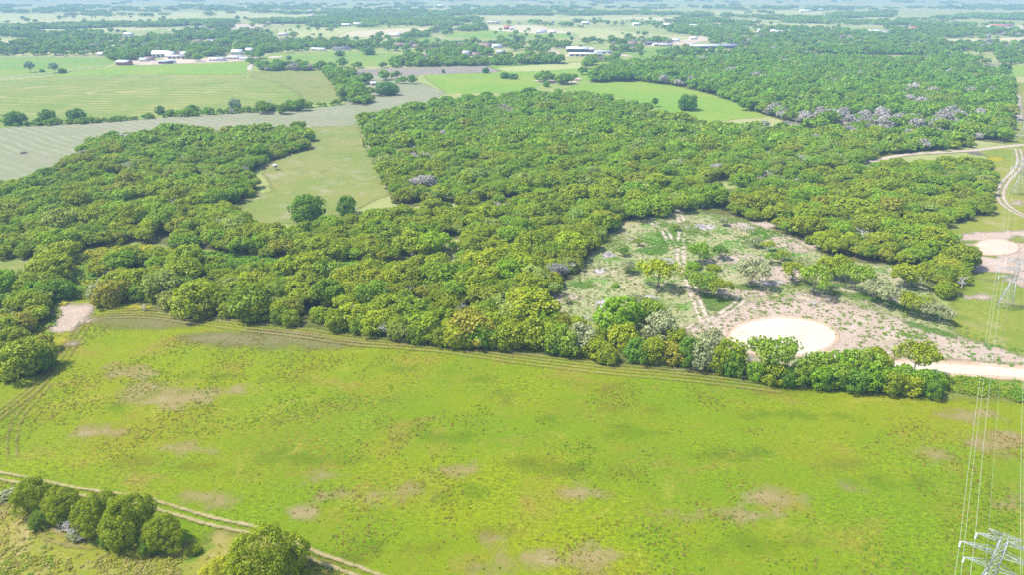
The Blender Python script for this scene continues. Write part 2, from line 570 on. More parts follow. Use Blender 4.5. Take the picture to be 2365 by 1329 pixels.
m_bare = turf('pale_bare_ground', (.55, .43, .34), (.62, .50, .40), (.68, .56, .46), (.35, .34, .15), s=1.0, soft=3, amp=3,
              nscale=.12, lo_contrast=.6)
sheet('bare_yard', m_bare, [[(1232, 186), (1280, 178), (1345, 180), (1330, 190), (1255, 193)],
                            [(275, 147), (300, 140), (420, 138), (480, 134), (560, 136), (580, 132), (578, 140), (430, 146), (330, 150)],
                            [(370, 130), (415, 126), (430, 128), (420, 140), (380, 140)],
                            [(620, 130), (655, 128), (650, 132), (622, 134)]], margin=4, cell=3)

# woodland floor
WL = [(212, 334), (420, 310), (520, 316), (695, 304), (718, 326), (700, 348), (612, 374), (576, 400), (596, 446), (528, 480),
      (566, 528), (640, 545), (780, 530), (790, 600), (640, 598), (560, 590), (470, 575), (330, 560), (250, 566), (150, 588),
      (-40, 604), (-60, 452), (60, 445), (110, 425), (170, 372)]
WM1 = [(832, 276), (1000, 244), (1240, 224), (1340, 222), (1450, 248), (1560, 284), (1640, 304), (1760, 293), (1950, 300),
       (2230, 322), (2240, 340), (2090, 352), (1960, 385), (1700, 420), (1520, 412), (1280, 460), (1000, 470), (925, 480),
       (892, 425), (862, 350)]
WM2 = [(600, 560), (690, 545), (780, 535), (900, 500), (1000, 486), (1300, 464), (1560, 425), (1690, 438), (1650, 478),
       (1560, 492), (1440, 515), (1390, 560), (1325, 630), (1270, 690), (1130, 700), (1062, 605), (1085, 552), (1000, 548),
       (1008, 596), (900, 602), (700, 594), (600, 582)]
WM3 = [(222, 690), (236, 656), (222, 612), (290, 606), (450, 618), (640, 634), (800, 642), (1000, 636), (1130, 614), (1225, 640),
       (1230, 715), (1300, 755), (1400, 790), (1520, 815), (1640, 835), (1720, 850), (1750, 868), (1530, 850), (1320, 825),
       (1090, 804), (920, 789), (760, 760), (560, 741), (330, 714)]
WR2 = [(1700, 432), (1960, 400), (2100, 388), (2240, 380), (2284, 412), (2278, 500), (2155, 525), (2190, 560), (2205, 596),
       (2100, 613), (2000, 608), (1940, 600), (1870, 570), (1820, 545), (1760, 520), (1690, 500), (1620, 490), (1605, 472),
       (1690, 462)]
WRB = [(1365, 168), (1430, 154), (1560, 144), (1700, 132), (1850, 137), (2050, 142), (2200, 148), (2236, 182), (2338, 194),
       (2325, 332), (2240, 322), (1980, 296), (1830, 284), (1775, 268), (1740, 250), (1640, 216), (1560, 198), (1480, 187),
       (1365, 190)]
HE = [(1560, 800), (1700, 840), (1900, 862), (2080, 880), (2160, 888), (2165, 916), (2050, 908), (1850, 883), (1640, 862),
      (1500, 848)]
WLS = [(100, 606), (158, 602), (168, 640), (125, 690), (95, 750), (70, 800), (122, 830), (112, 868), (20, 862), (-40, 820),
       (20, 730), (85, 660)]
CORN = [(2130, 640), (2160, 612), (2225, 605), (2235, 640), (2205, 700), (2170, 690)]
sheet('woodland_floor', m_wood, [WL, WM1, WM2, WM3, WR2, HE, WLS, CORN], margin=4, cell=2.5)
sheet('woodland_floor', m_wood, [WRB], margin=4, cell=6)

# left: weedy lane between the hedges
m_weedy = turf('weedy_green', (.13, .27, .02), (.19, .28, .02), (.30, .29, .06), (.07, .18, .015), s=1.6, soft=3, amp=3,
               nscale=.25)
sheet('weedy_lane', m_weedy, [[(170, 590), (260, 568), (330, 566), (620, 598), (1000, 606), (980, 618), (640, 618), (300, 588),
                               (215, 605), (225, 690), (160, 690), (60, 800), (20, 760), (120, 690), (175, 640)]], cell=1.5)
sheet('mown_field', m_glade, [[(-60, 606), (140, 592), (95, 650), (70, 680), (-60, 720)]], cell=1.5)

# cleared ground on the right
def litter(nt, c):
    v = nt.n('ShaderNodeTexVoronoi')
    v.inputs['Scale'].default_value = 1.1
    nt.t.links.new(nt.coord(), v.inputs['Vector'])
    return nt.mix(nt.math('MULTIPLY', nt.ramp(v.outputs['Distance'], .32, .12), .55), c, (.66, .60, .47))


m_clear = turf('cleared_ground', (.30, .33, .13), (.37, .35, .18), (.48, .40, .29), (.13, .27, .03), s=1.6, dry=.5, dark=.85,
               soft=4, amp=3, nscale=.2, streak=litter, bump=.12, lo_contrast=1.5)
sheet('cleared_ground', m_clear, [[(1440, 515), (1500, 500), (1560, 484), (1620, 492), (1700, 502), (1820, 548), (1870, 572),
                                   (1940, 602), (2000, 612), (2110, 618), (2160, 690), (2200, 740), (2380, 810), (2500, 850),
                                   (2500, 900), (2170, 880), (2060, 872), (1850, 850), (1700, 836), (1560, 785), (1250, 715),
                                   (1290, 680), (1390, 562)]], cell=2, margin=5)
m_pink = turf('pink_sand', (.44, .35, .27), (.49, .38, .31), (.55, .45, .37), (.34, .30, .18), s=1.6, dry=.6, dark=.5,
              soft=4, amp=3.5, nscale=.2, lo_contrast=.9, streak=litter)
sheet('sand_ground', m_pink, [[(1560, 775), (1620, 745), (1700, 705), (1790, 695), (1950, 700), (2050, 730), (2190, 780),
                               (2300, 800), (2380, 822), (2500, 850), (2500, 862), (2170, 846), (2060, 838), (1930, 830),
                               (1740, 826), (1640, 800)]], cell=1.2, margin=5)
sheet('sand_ground', m_pink, [ell(1800, 640, 70, 22), ell(1690, 600, 70, 12), ell(1790, 560, 60, 12), ell(1720, 680, 60, 8),
                              ell(1880, 690, 50, 10), ell(2060, 700, 60, 12), ell(1860, 570, 40, 12), ell(1300, 690, 40, 8),
                              ell(1740, 520, 70, 8)], cell=1.2, margin=5)
m_ash = turf('ash_lilac', (.50, .44, .45), (.56, .49, .50), (.62, .55, .54), (.38, .33, .33), s=3, soft=2, amp=1.4,
             nscale=.5, lo_contrast=.6)
sheet('ash_patch', m_ash, [ell(1405, 590, 15, 5), ell(1384, 627, 13, 6), ell(1541, 606, 16, 5), ell(1470, 556, 14, 5),
                           ell(1618, 526, 32, 7), ell(1395, 705, 22, 9), ell(1587, 790, 16, 7), ell(1790, 655, 22, 6),
                           ell(2256, 516, 9, 3), ell(1320, 770, 10, 4), ell(1500, 690, 20, 4)], cell=.7, margin=2.5)
m_weedpatch = turf('weed_cover', (.08, .21, .015), (.12, .22, .015), (.2, .25, .05), (.05, .14, .01), s=3, soft=2.5, amp=3,
                   nscale=.4, maxa=.75)
sheet('weed_patch', m_weedpatch, [ell(1660, 705, 55, 14), ell(2060, 705, 90, 8, rot=.25), ell(1960, 685, 50, 6, rot=.2),
                                  ell(2150, 765, 60, 7, rot=.3), ell(1720, 665, 30, 6), ell(1640, 690, 25, 10),
                                  ell(1550, 540, 30, 14), ell(1480, 625, 40, 8), ell(1350, 660, 30, 8), ell(1510, 580, 40, 8),
                                  ell(1630, 660, 30, 8), ell(1900, 660, 50, 6)], cell=1, margin=3)

# power line corridor, sand round the pond
m_corr = turf('corridor_grass', (.20, .26, .025), (.26, .28, .035), (.38, .33, .15), (.12, .2, .02), s=1.2, dry=.4, dark=.35,
              soft=4, amp=3, nscale=.15)
sheet('corridor_grass', m_corr, [[(2345, 190), (2560, 190), (2700, 880), (2400, 838), (2200, 772), (2200, 700), (2240, 640),
                                  (2200, 590), (2160, 530), (2270, 500), (2300, 400), (2280, 360), (2240, 345), (2325, 335)]],
      cell=3, margin=5)
sheet('sand_ground', m_pink, [[(2185, 555), (2230, 540), (2365, 532), (2560, 540), (2560, 650), (2400, 680), (2330, 650),
                               (2260, 640), (2225, 605), (2195, 580)], ell(2262, 690, 26, 5), ell(2350, 470, 10, 6),
                              ell(2220, 375, 12, 4), ell(2352, 250, 10, 30), ell(2292, 420, 5, 10)], cell=1.5, margin=6)
sheet('grass_verge', m_corr, [ell(2262, 585, 34, 6, rot=.25), ell(2240, 560, 34, 4), ell(2290, 640, 44, 10),
                              ell(2350, 555, 16, 8)], cell=1, margin=4)
sheet('weedy_verge', m_corr, [[(2165, 872), (2400, 884), (2600, 900), (2600, 950), (2330, 925), (2200, 908), (2165, 915)]],
      cell=1.2, margin=4)

# left sand patch
sheet('sand_patch', m_pink, [[(112, 712), (150, 705), (218, 706), (205, 740), (175, 762), (150, 775), (118, 765), (100, 745)],
                             ell(115, 796, 14, 4), ell(200, 745, 8, 6), ell(165, 798, 12, 2.5)], cell=.6, margin=2.5)
m_flow = turf('yellow_flowers', (.40, .36, .01), (.30, .32, .015), (.5, .38, .02), (.15, .22, .015), s=3, soft=2.5, amp=3,
              nscale=.5, maxa=.9)
sheet('yellow_flower_patch', m_flow, [ell(200, 652, 24, 8), ell(135, 790, 24, 12), ell(80, 760, 22, 16), ell(2300, 368, 22, 6),
                                      ell(300, 712, 60, 4), ell(150, 775, 20, 5)], cell=.6, margin=3)

# -------- roads and tracks
def px_line(pts, n=6):
    return smooth_line(gpoly(pts), n)


m_road = turf('pale_gravel', (.62, .55, .43), (.68, .60, .48), (.70, .63, .53), (.54, .48, .38), s=1.5, dry=.5, dark=.6, soft=.8, amp=.4,
              nscale=.5, lo_contrast=.3, bump=.03)
m_rim = turf('orange_soil', (.60, .43, .27), (.62, .47, .33), (.66, .54, .42), (.48, .38, .24), s=1.5, soft=1.6, amp=1.1,
             nscale=.4, lo_contrast=.4)
cul = []
for k in range(48):
    a = 2 * math.pi * k / 48
    cul.append((1808 + 122 * math.cos(a), 781 + 43 * math.sin(a)))
cul_r = [(1808 + (x - 1808) * 1.07, 781 + (y - 781) * 1.12) for x, y in cul]
road_line = px_line([(1850, 812), (1950, 838), (2080, 850), (2220, 856), (2365, 866), (2500, 878), (2700, 895)], 8)
sheet('road_shoulder', m_rim, [cul_r], [(road_line, 4.3)], cell=.8, margin=2)
sheet('gravel_road', m_road, [cul], [(road_line, 2.7)], cell=.7, margin=1.5)
m_ditch = turf('ditch_line', (.35, .27, .16), (.4, .3, .2), (.45, .35, .25), (.2, .2, .08), s=2, soft=.6, amp=.5, nscale=.6,
               maxa=.8)
sheet('ditch', m_ditch, [], [(offset_line(road_line[14:], 5.6), .4)], cell=.5, margin=1.5)
# county road across the far corner
m_dirt = turf('dirt_road', (.50, .41, .31), (.54, .45, .36), (.58, .5, .4), (.38, .34, .2), s=1.2, soft=1.2, amp=.8, nscale=.3,
              lo_contrast=.35)
far_road = px_line([(1940, 392), (2010, 374), (2090, 358), (2180, 352), (2245, 348), (2310, 340), (2365, 335), (2560, 322)], 6)
sheet('dirt_road', m_dirt, [], [(far_road, 2.6)], cell=1.2, margin=2)
sheet('dirt_road', m_dirt, [], [(px_line([(2320, 310), (2365, 313), (2500, 320)]), 1.6)], cell=1.2, margin=2)
m_rut = turf('wheel_rut', (.42, .36, .15), (.46, .38, .19), (.5, .42, .25), (.32, .31, .08), s=3, soft=.5, amp=.45, nscale=.8,
             lo_contrast=.5, maxa=.9)
m_rutf = turf('faint_wheel_rut', (.36, .30, .09), (.38, .31, .12), (.46, .36, .2), (.22, .22, .03), s=3, soft=.6, amp=.6,
              nscale=.6, lo_contrast=.5, maxa=.5)


m_rut2 = turf('trodden_rut', (.26, .20, .07), (.28, .21, .08), (.40, .32, .18), (.16, .15, .03), s=3, soft=.6, amp=.6,
              nscale=.6, lo_contrast=.5, maxa=.42)


def ruts(pts, gauge=1.9, hw=.32, mat=None, n=8, cell=.4, name='wheel_track', extra=()):
    P = px_line(pts, n)
    L = [(offset_line(P, gauge / 2), hw), (offset_line(P, -gauge / 2), hw)] + [(offset_line(P, e), hw) for e in extra]
    sheet(name, mat or m_rut, [], L, cell=cell, margin=1.2)


ruts([(2350, 345), (2356, 372), (2345, 395), (2322, 420), (2310, 447), (2316, 468), (2335, 484), (2365, 500), (2420, 520)],
     gauge=2.6, hw=.7, mat=m_dirt, cell=.8)
m_sandtrack = turf('sandy_track', (.60, .50, .39), (.64, .54, .43), (.68, .58, .48), (.46, .39, .28), s=1.5, soft=1.2, amp=1.0,
                  nscale=.4, lo_contrast=.5)
ruts([(1575, 486), (1566, 495), (1578, 520), (1572, 560), (1570, 590), (1580, 620), (1590, 645), (1606, 690), (1625, 740), (1650, 780)],
     gauge=2.4, hw=.7, mat=m_sandtrack, cell=.5)
ruts([(1496, 508), (1530, 530), (1550, 560), (1570, 590)], gauge=2.4, hw=.6, mat=m_sandtrack, cell=.5)
ruts([(1560, 795), (1600, 760), (1640, 745), (1690, 715), (1712, 690), (1680, 675), (1655, 672)], gauge=2.2, hw=.5, mat=m_sandtrack, cell=.5)
ruts([(240, 735), (330, 733), (430, 745), (560, 762), (700, 780), (800, 795), (900, 803), (1020, 812), (1200, 838),
      (1400, 862), (1600, 880), (1800, 905)], mat=m_rutf, hw=.34, extra=(2.6, 4.4))
ruts([(560, 764), (660, 773), (740, 784), (830, 797), (930, 803)], mat=m_rutf, hw=.4)
ruts([(-60, 1010), (0, 965), (70, 912), (125, 860), (150, 830), (175, 790), (205, 745)], mat=m_rut2, hw=.36, extra=(2.6,))
ruts([(28, 1060), (30, 1010), (45, 965), (80, 925), (110, 890)], mat=m_rut2, hw=.3)
ruts([(-80, 1085), (0, 1102), (60, 1113), (160, 1135), (330, 1160), (360, 1169), (420, 1187), (500, 1210), (590, 1229), (640, 1250),
      (720, 1285), (850, 1332), (980, 1380)], mat=m_rut, hw=.36, gauge=1.85)
ruts([(-60, 1165), (20, 1178), (60, 1190), (90, 1208), (130, 1245), (220, 1262)], mat=m_rutf, hw=.4)
# farm lanes far off
m_lane = turf('pale_lane', (.66, .58, .47), (.7, .62, .5), (.72, .64, .55), (.55, .5, .4), s=.8, soft=2, amp=1, nscale=.1,
              lo_contrast=.3)
lanes = [([(575, 162), (582, 145), (590, 128), (594, 118)], 3.2), ([(890, 86), (898, 93), (910, 100)], 3.5),
         ([(950, 84), (985, 82), (1010, 84), (1024, 90)], 2.5), ([(1200, 80), (1210, 85), (1260, 89), (1400, 86), (1500, 82), (1620, 80)], 2.5),
         ([(1005, 93), (1100, 93), (1210, 91), (1260, 89)], 2.5), ([(1250, 90), (1262, 95), (1278, 98)], 3.5),
         ([(1268, 74), (1330, 80), (1400, 86)], 3.0), ([(0, 130), (140, 130), (240, 130)], 2.2),
         ([(755, 93), (770, 100), (790, 104)], 2.5), ([(0, 178), (60, 174), (110, 168), (240, 152)], 2.0),
         ([(620, 12), (680, 10), (800, 14)], 8), ([(1150, 128), (1195, 146)], 1.8), ([(1700, 100), (1760, 104)], 4),
         ([(2100, 66), (2210, 64), (2330, 58)], 3.0), ([(715, 20), (720, 28), (716, 34)], 8)]
sheet('farm_lane', m_lane, [], [(px_line(p, 5), w) for p, w in lanes], cell=6, margin=4)

# pond
m_water = NT('pond_water')
wc = m_water.mix(m_water.ramp(m_water.noise(.08, 3), .35, .65), (.46, .355, .26), (.52, .40, .30))
pm = m_water.finish_surface(wc, .3, m_water.noise(2.5, 2), .004, None, .2)
sheet('mud_bank', m_rim, [ell(2300, 573, 56, 19, wob=.05, rot=.05)], cell=.8, margin=2)
V = []
pp = gpoly(ell(2301, 573, 50, 15.5, 60, rot=.07, wob=.05))
c0 = pp.mean(0)
zz = 0.005 * _layer[0] + .02
V = [(c0[0], c0[1], zz)] + [(p[0], p[1], zz) for p in pp]
pond = link('pond_water', mesh_from('pond_water', V, [(0, k + 1, (k + 1) % 60 + 1) for k in range(60)], (pm,)))
pond['kind'] = 'structure'

TOPZ = zz + .05
# ================================================================== VEGETATION
def leaf_material(name, from_instancer):
    nt = NT(name)
    if from_instancer:
        col = nt.attr('tint', 'INSTANCER').outputs['Color']
    else:
        col = nt.n('ShaderNodeObjectInfo').outputs['Color']
    lv = nt.attr('lv').outputs['Fac']
    hs = nt.n('ShaderNodeHueSaturation')
    nt.put(hs.inputs['Hue'], nt.ramp(lv, 0, 1, .492, .509))
    nt.put(hs.inputs['Value'], nt.ramp(lv, 0, 1, .80, 1.22))
    nt.put(hs.inputs['Color'], col)
    d = nt.n('ShaderNodeBsdfDiffuse')
    nt.put(d.inputs[0], hs.outputs[0])
    t = nt.n('ShaderNodeBsdfTranslucent')
    nt.put(t.inputs[0], nt.mix(.5, hs.outputs[0], (.34, .42, .01)))
    g = nt.n('ShaderNodeBsdfGlossy')
    nt.put(g.inputs[0], (.9, .95, 1))
    g.inputs['Roughness'].default_value = .45
    m1 = nt.n('ShaderNodeMixShader')
    m1.inputs[0].default_value = .36
    nt.t.links.new(d.outputs[0], m1.inputs[1])
    nt.t.links.new(t.outputs[0], m1.inputs[2])
    m2 = nt.n('ShaderNodeMixShader')
    m2.inputs[0].default_value = .012
    nt.t.links.new(m1.outputs[0], m2.inputs[1])
    nt.t.links.new(g.outputs[0], m2.inputs[2])
    nt.t.links.new(m2.outputs[0], nt.out.inputs[0])
    return nt.m


leaf_obj = leaf_material('leaves', False)
leaf_ins = leaf_material('leaves_massed', True)
bk = NT('bark')
bark = bk.finish_surface(bk.mix(bk.ramp(bk.noise(2.5, 4), .3, .7), (.17, .14, .11), (.30, .26, .22)), .9)
dk = NT('dead_wood')
dead_mat = dk.finish_surface(dk.mix(dk.ramp(dk.noise(1.5, 4), .3, .7), (.46, .42, .42), (.66, .61, .61)), .9)


class Geo:
    def __init__(self):
        self.V, self.F, self.A, self.n = [], [], [], 0

    def add(self, V, Fq, lv):
        self.V.append(V)
        self.F.append(Fq + self.n)
        self.A.append(lv)
        self.n += len(V)

    def leaves(self, C, R, n_per, size, r, up=.25, flat=.85, ctr=(0, 0, 3.5), inner=-.3):
        """leaf sprays: small tilted four-sided faces over clumps C (k,3) of radius R (k,)"""
        k = len(C)
        N = k * n_per
        d = r.normal(size=(N, 3))
        d /= np.linalg.norm(d, axis=1)[:, None]
        ci = np.repeat(np.arange(k), n_per)
        out = C[ci] - np.array(ctr)
        out /= np.linalg.norm(out, axis=1)[:, None] + 1e-6
        keep = (d * out).sum(1) > inner
        d, ci = d[keep], ci[keep]
        N = len(d)
        P = C[ci] + d * (R[ci] * r.uniform(.72, 1.08, N))[:, None] * np.array([1, 1, flat])
        P[:, 2] = np.maximum(P[:, 2], .12)
        nrm = d + r.normal(size=(N, 3)) * .45 + np.array([0, 0, up])
        nrm /= np.linalg.norm(nrm, axis=1)[:, None]
        a = np.cross(nrm, r.normal(size=(N, 3)))
        a /= np.linalg.norm(a, axis=1)[:, None]
        bb = np.cross(nrm, a)
        s = size * r.uniform(.6, 1.3, N)
        Q = np.empty((N, 4, 3))
        for j, (u, v) in enumerate(((-.5, -.25), (.3, -.5), (.55, .3), (-.2, .5))):
            jit = r.uniform(.7, 1.3, (N, 2))
            Q[:, j] = P + a * (u * s * jit[:, 0])[:, None] + bb * (v * s * jit[:, 1])[:, None]
        lv = np.repeat(np.clip(r.normal(.5, .22, N) + (r.uniform(-.18, .18, k))[ci], 0, 1), 4)
        self.add(Q.reshape(-1, 3), np.arange(N * 4).reshape(-1, 4), lv)

    def tube(self, pts, rad, sides=5):
        pts = np.asarray(pts, float)
        m = len(pts)
        T = np.gradient(pts, axis=0)
        T /= np.linalg.norm(T, axis=1)[:, None] + 1e-9
        ref = np.array([.3, .9, .2])
        A = np.cross(T, ref)
        A /= np.linalg.norm(A, axis=1)[:, None] + 1e-9
        B = np.cross(T, A)
        an = np.arange(sides) * 2 * math.pi / sides
        V = pts[:, None, :] + (A[:, None, :] * np.cos(an)[None, :, None] + B[:, None, :] * np.sin(an)[None, :, None]) * np.asarray(rad)[:, None, None]
        Fq = []
        for i in range(m - 1):
            for j in range(sides):
                j2 = (j + 1) % sides
                Fq.append((i * sides + j, i * sides + j2, (i + 1) * sides + j2, (i + 1) * sides + j))
        self.add(V.reshape(-1, 3), np.array(Fq), np.full(m * sides, .5))

    def data(self):
        return np.concatenate(self.V), np.concatenate(self.F), np.concatenate(self.A)


def crown_shape(r, n, R, z0, z1, low=-.25, wob=.16):
    """clump centres over an uneven dome between heights z0 and z1"""
    zc = z0 + (z1 - z0) * .42
    hz = z1 - zc
    k = np.arange(n * 2)
    phi = k * 2.39996 + r.uniform(0, 6)
    ct = 1 - (1 - low) * (k + .5) / (n * 2)
    sel = r.permutation(n * 2)[:n]
    phi, ct = phi[sel], ct[sel]
    st = np.sqrt(1 - ct ** 2)
    ph = r.uniform(0, 6, 4)
    w = 1 + wob * np.sin(2 * phi + ph[0]) + wob * np.sin(3 * phi + ph[1]) + wob * .7 * np.sin(5 * phi + ph[2])
    rr = R * w * r.uniform(.72, .96, n)
    dome = np.sign(ct) * np.abs(ct) ** .8
    C = np.stack([rr * st * np.cos(phi), rr * st * np.sin(phi),
                  zc + np.where(ct > 0, hz, zc - z0) * dome * r.uniform(.72, 1.0, n)], 1)
    return C, zc


def limbs_geo(g, r, C, zt, th, n=6, lean=.3):
    top = np.array([r.uniform(-lean, lean), r.uniform(-lean, lean), zt])
    pts = [(0, 0, -.1), (top[0] * .4, top[1] * .4, zt * .5), tuple(top)]
    g.tube(pts, [th * 1.35, th, th * .8], 6)
    for c in C[r.permutation(len(C))[:n]]:
        mid = top * .5 + c * .5 + np.array([0, 0, -.35]) + r.normal(size=3) * .2
        g.tube([top - [0, 0, .2], mid, c], [th * .55, th * .35, th * .12], 4)


def make_oak(seed, R=4.0, H=7.0, z0=2.0, nclump=46, cr=.27, nleaf=70, size=.42, low=-.2, nl=6, th=.2, inner=-.3, wob=.16, inner_c=6):
    r = np.random.default_rng(seed)
    C, zc = crown_shape(r, nclump, R, z0, H, low, wob)
    # a few inner clumps close the crown
    Ci = np.stack([r.uniform(-.45, .45, inner_c) * R, r.uniform(-.45, .45, inner_c) * R, r.uniform(z0 + .5, H * .75, inner_c)], 1)
    g = Geo()
    CR = R * cr * r.uniform(.75, 1.3, nclump)
    g.leaves(C, CR, nleaf, size, r, ctr=(0, 0, zc - .8), inner=inner)
    if inner_c:
        g.leaves(Ci, np.full(inner_c, R * .3), nleaf, size * 1.2, r, ctr=(0, 0, zc - 3), inner=-1)
    t = Geo()
    limbs_geo(t, r, C, max(z0 * 1.0, 1.0), th, nl)
    return g.data(), t.data()


def bare_tree(seed, H=6.5, spread=1.0, depth=5, th=.16):
    r = np.random.default_rng(seed)
    g = Geo()

    def grow(p, d, L, rad, k):
        q = p + d * L
        mid = (p + q) / 2 + r.normal(size=3) * L * .09
        g.tube([p, mid, q], [rad, rad * .82, rad * .62], 4 if k > 2 else 3)
        if k <= 0:
            return
        for _ in range(3 if k < 4 else int(r.integers(2, 5))):
            nd = d + r.normal(size=3) * .62 * spread
            nd[2] = abs(nd[2]) * .7 + .12
            nd /= np.linalg.norm(nd)
            grow(q if r.random() > .3 else mid, nd, L * r.uniform(.6, .85), rad * .58, k - 1)
    grow(np.array([0, 0, -.1]), np.array([.05, .03, 1.0]), H * .30, th, depth)
    return g.data()


def to_mesh(name, d, mat):
    return mesh_from(name, d[0], d[1], (mat,), attrs={'lv': d[2]})


def to_mesh2(name, dl, dt, ml, mt):
    V = np.concatenate([dl[0], dt[0]])
    Fc = np.concatenate([dl[1], dt[1] + len(dl[0])])
    mi = np.concatenate([np.zeros(len(dl[1]), int), np.ones(len(dt[1]), int)])
    return mesh_from(name, V, Fc, (ml, mt), mi, {'lv': np.concatenate([dl[2], dt[2]])})


MID = [make_oak(s, nclump=44, nleaf=78, size=.46, wob=w) for s, w in ((1, .12), (2, .18), (3, .2), (4, .14), (5, .22), (6, .16))]
BUSHY = [make_oak(s, R=4, H=6.2, z0=.2, nclump=60, nleaf=64, size=.46, low=-.75, th=.14, inner_c=9) for s in (11, 12, 13, 14)]
OPEN = [make_oak(s, R=4, H=7.2, z0=3.0, nclump=38, cr=.27, nleaf=60, size=.42, low=-.05, nl=9, th=.17, inner_c=0, wob=.2, inner=-.9)
        for s in (21, 22, 23, 24)]
HERO = [make_oak(s, R=4, H=6.4, z0=.4, nclump=170, cr=.16, nleaf=190, size=.15, low=-.7, th=.14, inner_c=10, wob=.17) for s in (31, 32, 33)]
BARE = [bare_tree(s, depth=6, th=.2) for s in (41, 42, 43)]
FARO = [make_oak(s, nclump=22, cr=.36, nleaf=34, size=1.0, nl=0, inner_c=3) for s in (51, 52, 53, 54)]
FARB = [bare_tree(s, depth=3, th=.22) for s in (61, 62)]


def far_patch(seed):
    """a small stand of crowns seen from kilometres away"""
    r = np.random.default_rng(seed)
    g = Geo()
    n = 6
    for k in range(n):
        a = k * 2.39996
        q = 5.2 * math.sqrt(k)
        R = r.uniform(3.4, 5.4)
        hgt = r.uniform(5.5, 9)
        C, zc = crown_shape(r, 9, R, 1.0, hgt, -.2, .1)
        C[:, 0] += q * math.cos(a)
        C[:, 1] += q * math.sin(a)
        g.leaves(C, np.full(9, R * .45), 16, 2.2, r, ctr=(q * math.cos(a), q * math.sin(a), zc - 1), inner=-.2)
    return g.data()


PATCH = [far_patch(s) for s in (71, 72, 73)]

M = {}
for nm, L in (('mid', MID), ('bushy', BUSHY), ('open', OPEN), ('hero', HERO)):
    M[nm] = [(to_mesh('crown_leaves', a, leaf_obj), to_mesh('trunk_limbs', t, bark)) for a, t in L]
M['bare'] = [to_mesh('bare_branches', d, dead_mat) for d in BARE]

PROTO = {}


def proto(key, meshes):
    c = bpy.data.collections.new('source_' + key)
    for i, me in enumerate(meshes):
        c.objects.link(bpy.data.objects.new('%s_%02d' % (key, i), me))
    PROTO[key] = c


proto('canopy', [to_mesh2('massed_crown', a, t, leaf_ins, bark) for a, t in MID + BUSHY[:2]] +
      [to_mesh('massed_bare', d, dead_mat) for d in BARE[:2]])          # 0-7 leafy, 8-9 bare
PROTO_GREY = (.46, .43, .41)
proto('far_canopy', [to_mesh2('far_crown', a, t, leaf_ins, bark) for a, t in FARO] +
      [to_mesh('far_bare', d, dead_mat) for d in FARB])                 # 0-3 leafy, 4-5 bare
proto('stand', [to_mesh('far_stand', d, leaf_ins) for d in PATCH])


def tuft(seed, h=.45, w=.4, n=9):
    r = np.random.default_rng(seed)
    g = Geo()
    C = np.stack([r.uniform(-w, w, n), r.uniform(-w, w, n), r.uniform(.05, h * .6, n)], 1)
    g.leaves(C, np.full(n, h * .5), 4, h * .5, r, up=1.6, ctr=(0, 0, -.5), inner=-.5)
    return g.data()


proto('tuft', [to_mesh('weed_tuft', tuft(s), leaf_ins) for s in (81, 82, 83)])


def scatter(name, X, Y, Z, rot, scl, idx, tint, key, label, cat, kind='stuff'):
    V = np.stack([X, Y, Z], 1).astype(np.float32)
    me = bpy.data.meshes.new(name)
    me.vertices.add(len(V))
    me.vertices.foreach_set('co', V.ravel())
    for an, v, ty in (('rz', rot, 'FLOAT'), ('sc', scl, 'FLOAT_VECTOR'), ('pick', idx, 'INT'), ('tint', tint, 'FLOAT_COLOR')):
        a = me.attributes.new(an, ty, 'POINT')
        if ty == 'FLOAT':
            a.data.foreach_set('value', np.asarray(v, np.float32))
        elif ty == 'INT':
            a.data.foreach_set('value', np.asarray(v, np.int32))
        elif ty == 'FLOAT_VECTOR':
            a.data.foreach_set('vector', np.asarray(v, np.float32).ravel())
        else:
            a.data.foreach_set('color', np.concatenate([v, np.ones((len(v), 1))], 1).astype(np.float32).ravel())
    o = link(name, me)
    ng = bpy.data.node_groups.new(name + '_spread', 'GeometryNodeTree')
    ng.interface.new_socket('Geometry', in_out='INPUT', socket_type='NodeSocketGeometry')
    ng.interface.new_socket('Geometry', in_out='OUTPUT', socket_type='NodeSocketGeometry')
    N = ng.nodes
    gi = N.new('NodeGroupInput')
    go = N.new('NodeGroupOutput')
    ci = N.new('GeometryNodeCollectionInfo')
    ci.inputs['Collection'].default_value = PROTO[key]
    ci.inputs['Separate Children'].default_value = True
    ci.inputs['Reset Children'].default_value = True
    ip = N.new('GeometryNodeInstanceOnPoints')
    ip.inputs['Pick Instance'].default_value = True

    def na(nm, ty):
        q = N.new('GeometryNodeInputNamedAttribute')
        q.data_type = ty
        q.inputs['Name'].default_value = nm
        return q.outputs[0]
    cx = N.new('ShaderNodeCombineXYZ')
    ng.links.new(na('rz', 'FLOAT'), cx.inputs[2])
    e2r = N.new('FunctionNodeEulerToRotation')
    ng.links.new(cx.outputs[0], e2r.inputs[0])
    ng.links.new(gi.outputs[0], ip.inputs['Points'])
    ng.links.new(ci.outputs[0], ip.inputs['Instance'])
    ng.links.new(na('pick', 'INT'), ip.inputs['Instance Index'])
    ng.links.new(e2r.outputs[0], ip.inputs['Rotation'])
    ng.links.new(na('sc', 'FLOAT_VECTOR'), ip.inputs['Scale'])
    ng.links.new(ip.outputs[0], go.inputs[0])
    md = o.modifiers.new('spread', 'NODES')
    md.node_group = ng
    tag(o, label, cat, kind=kind)
    return o


# value noise for planting densities and leaf colour
LEAF = 2.3
_perm = rng.random((256, 256))


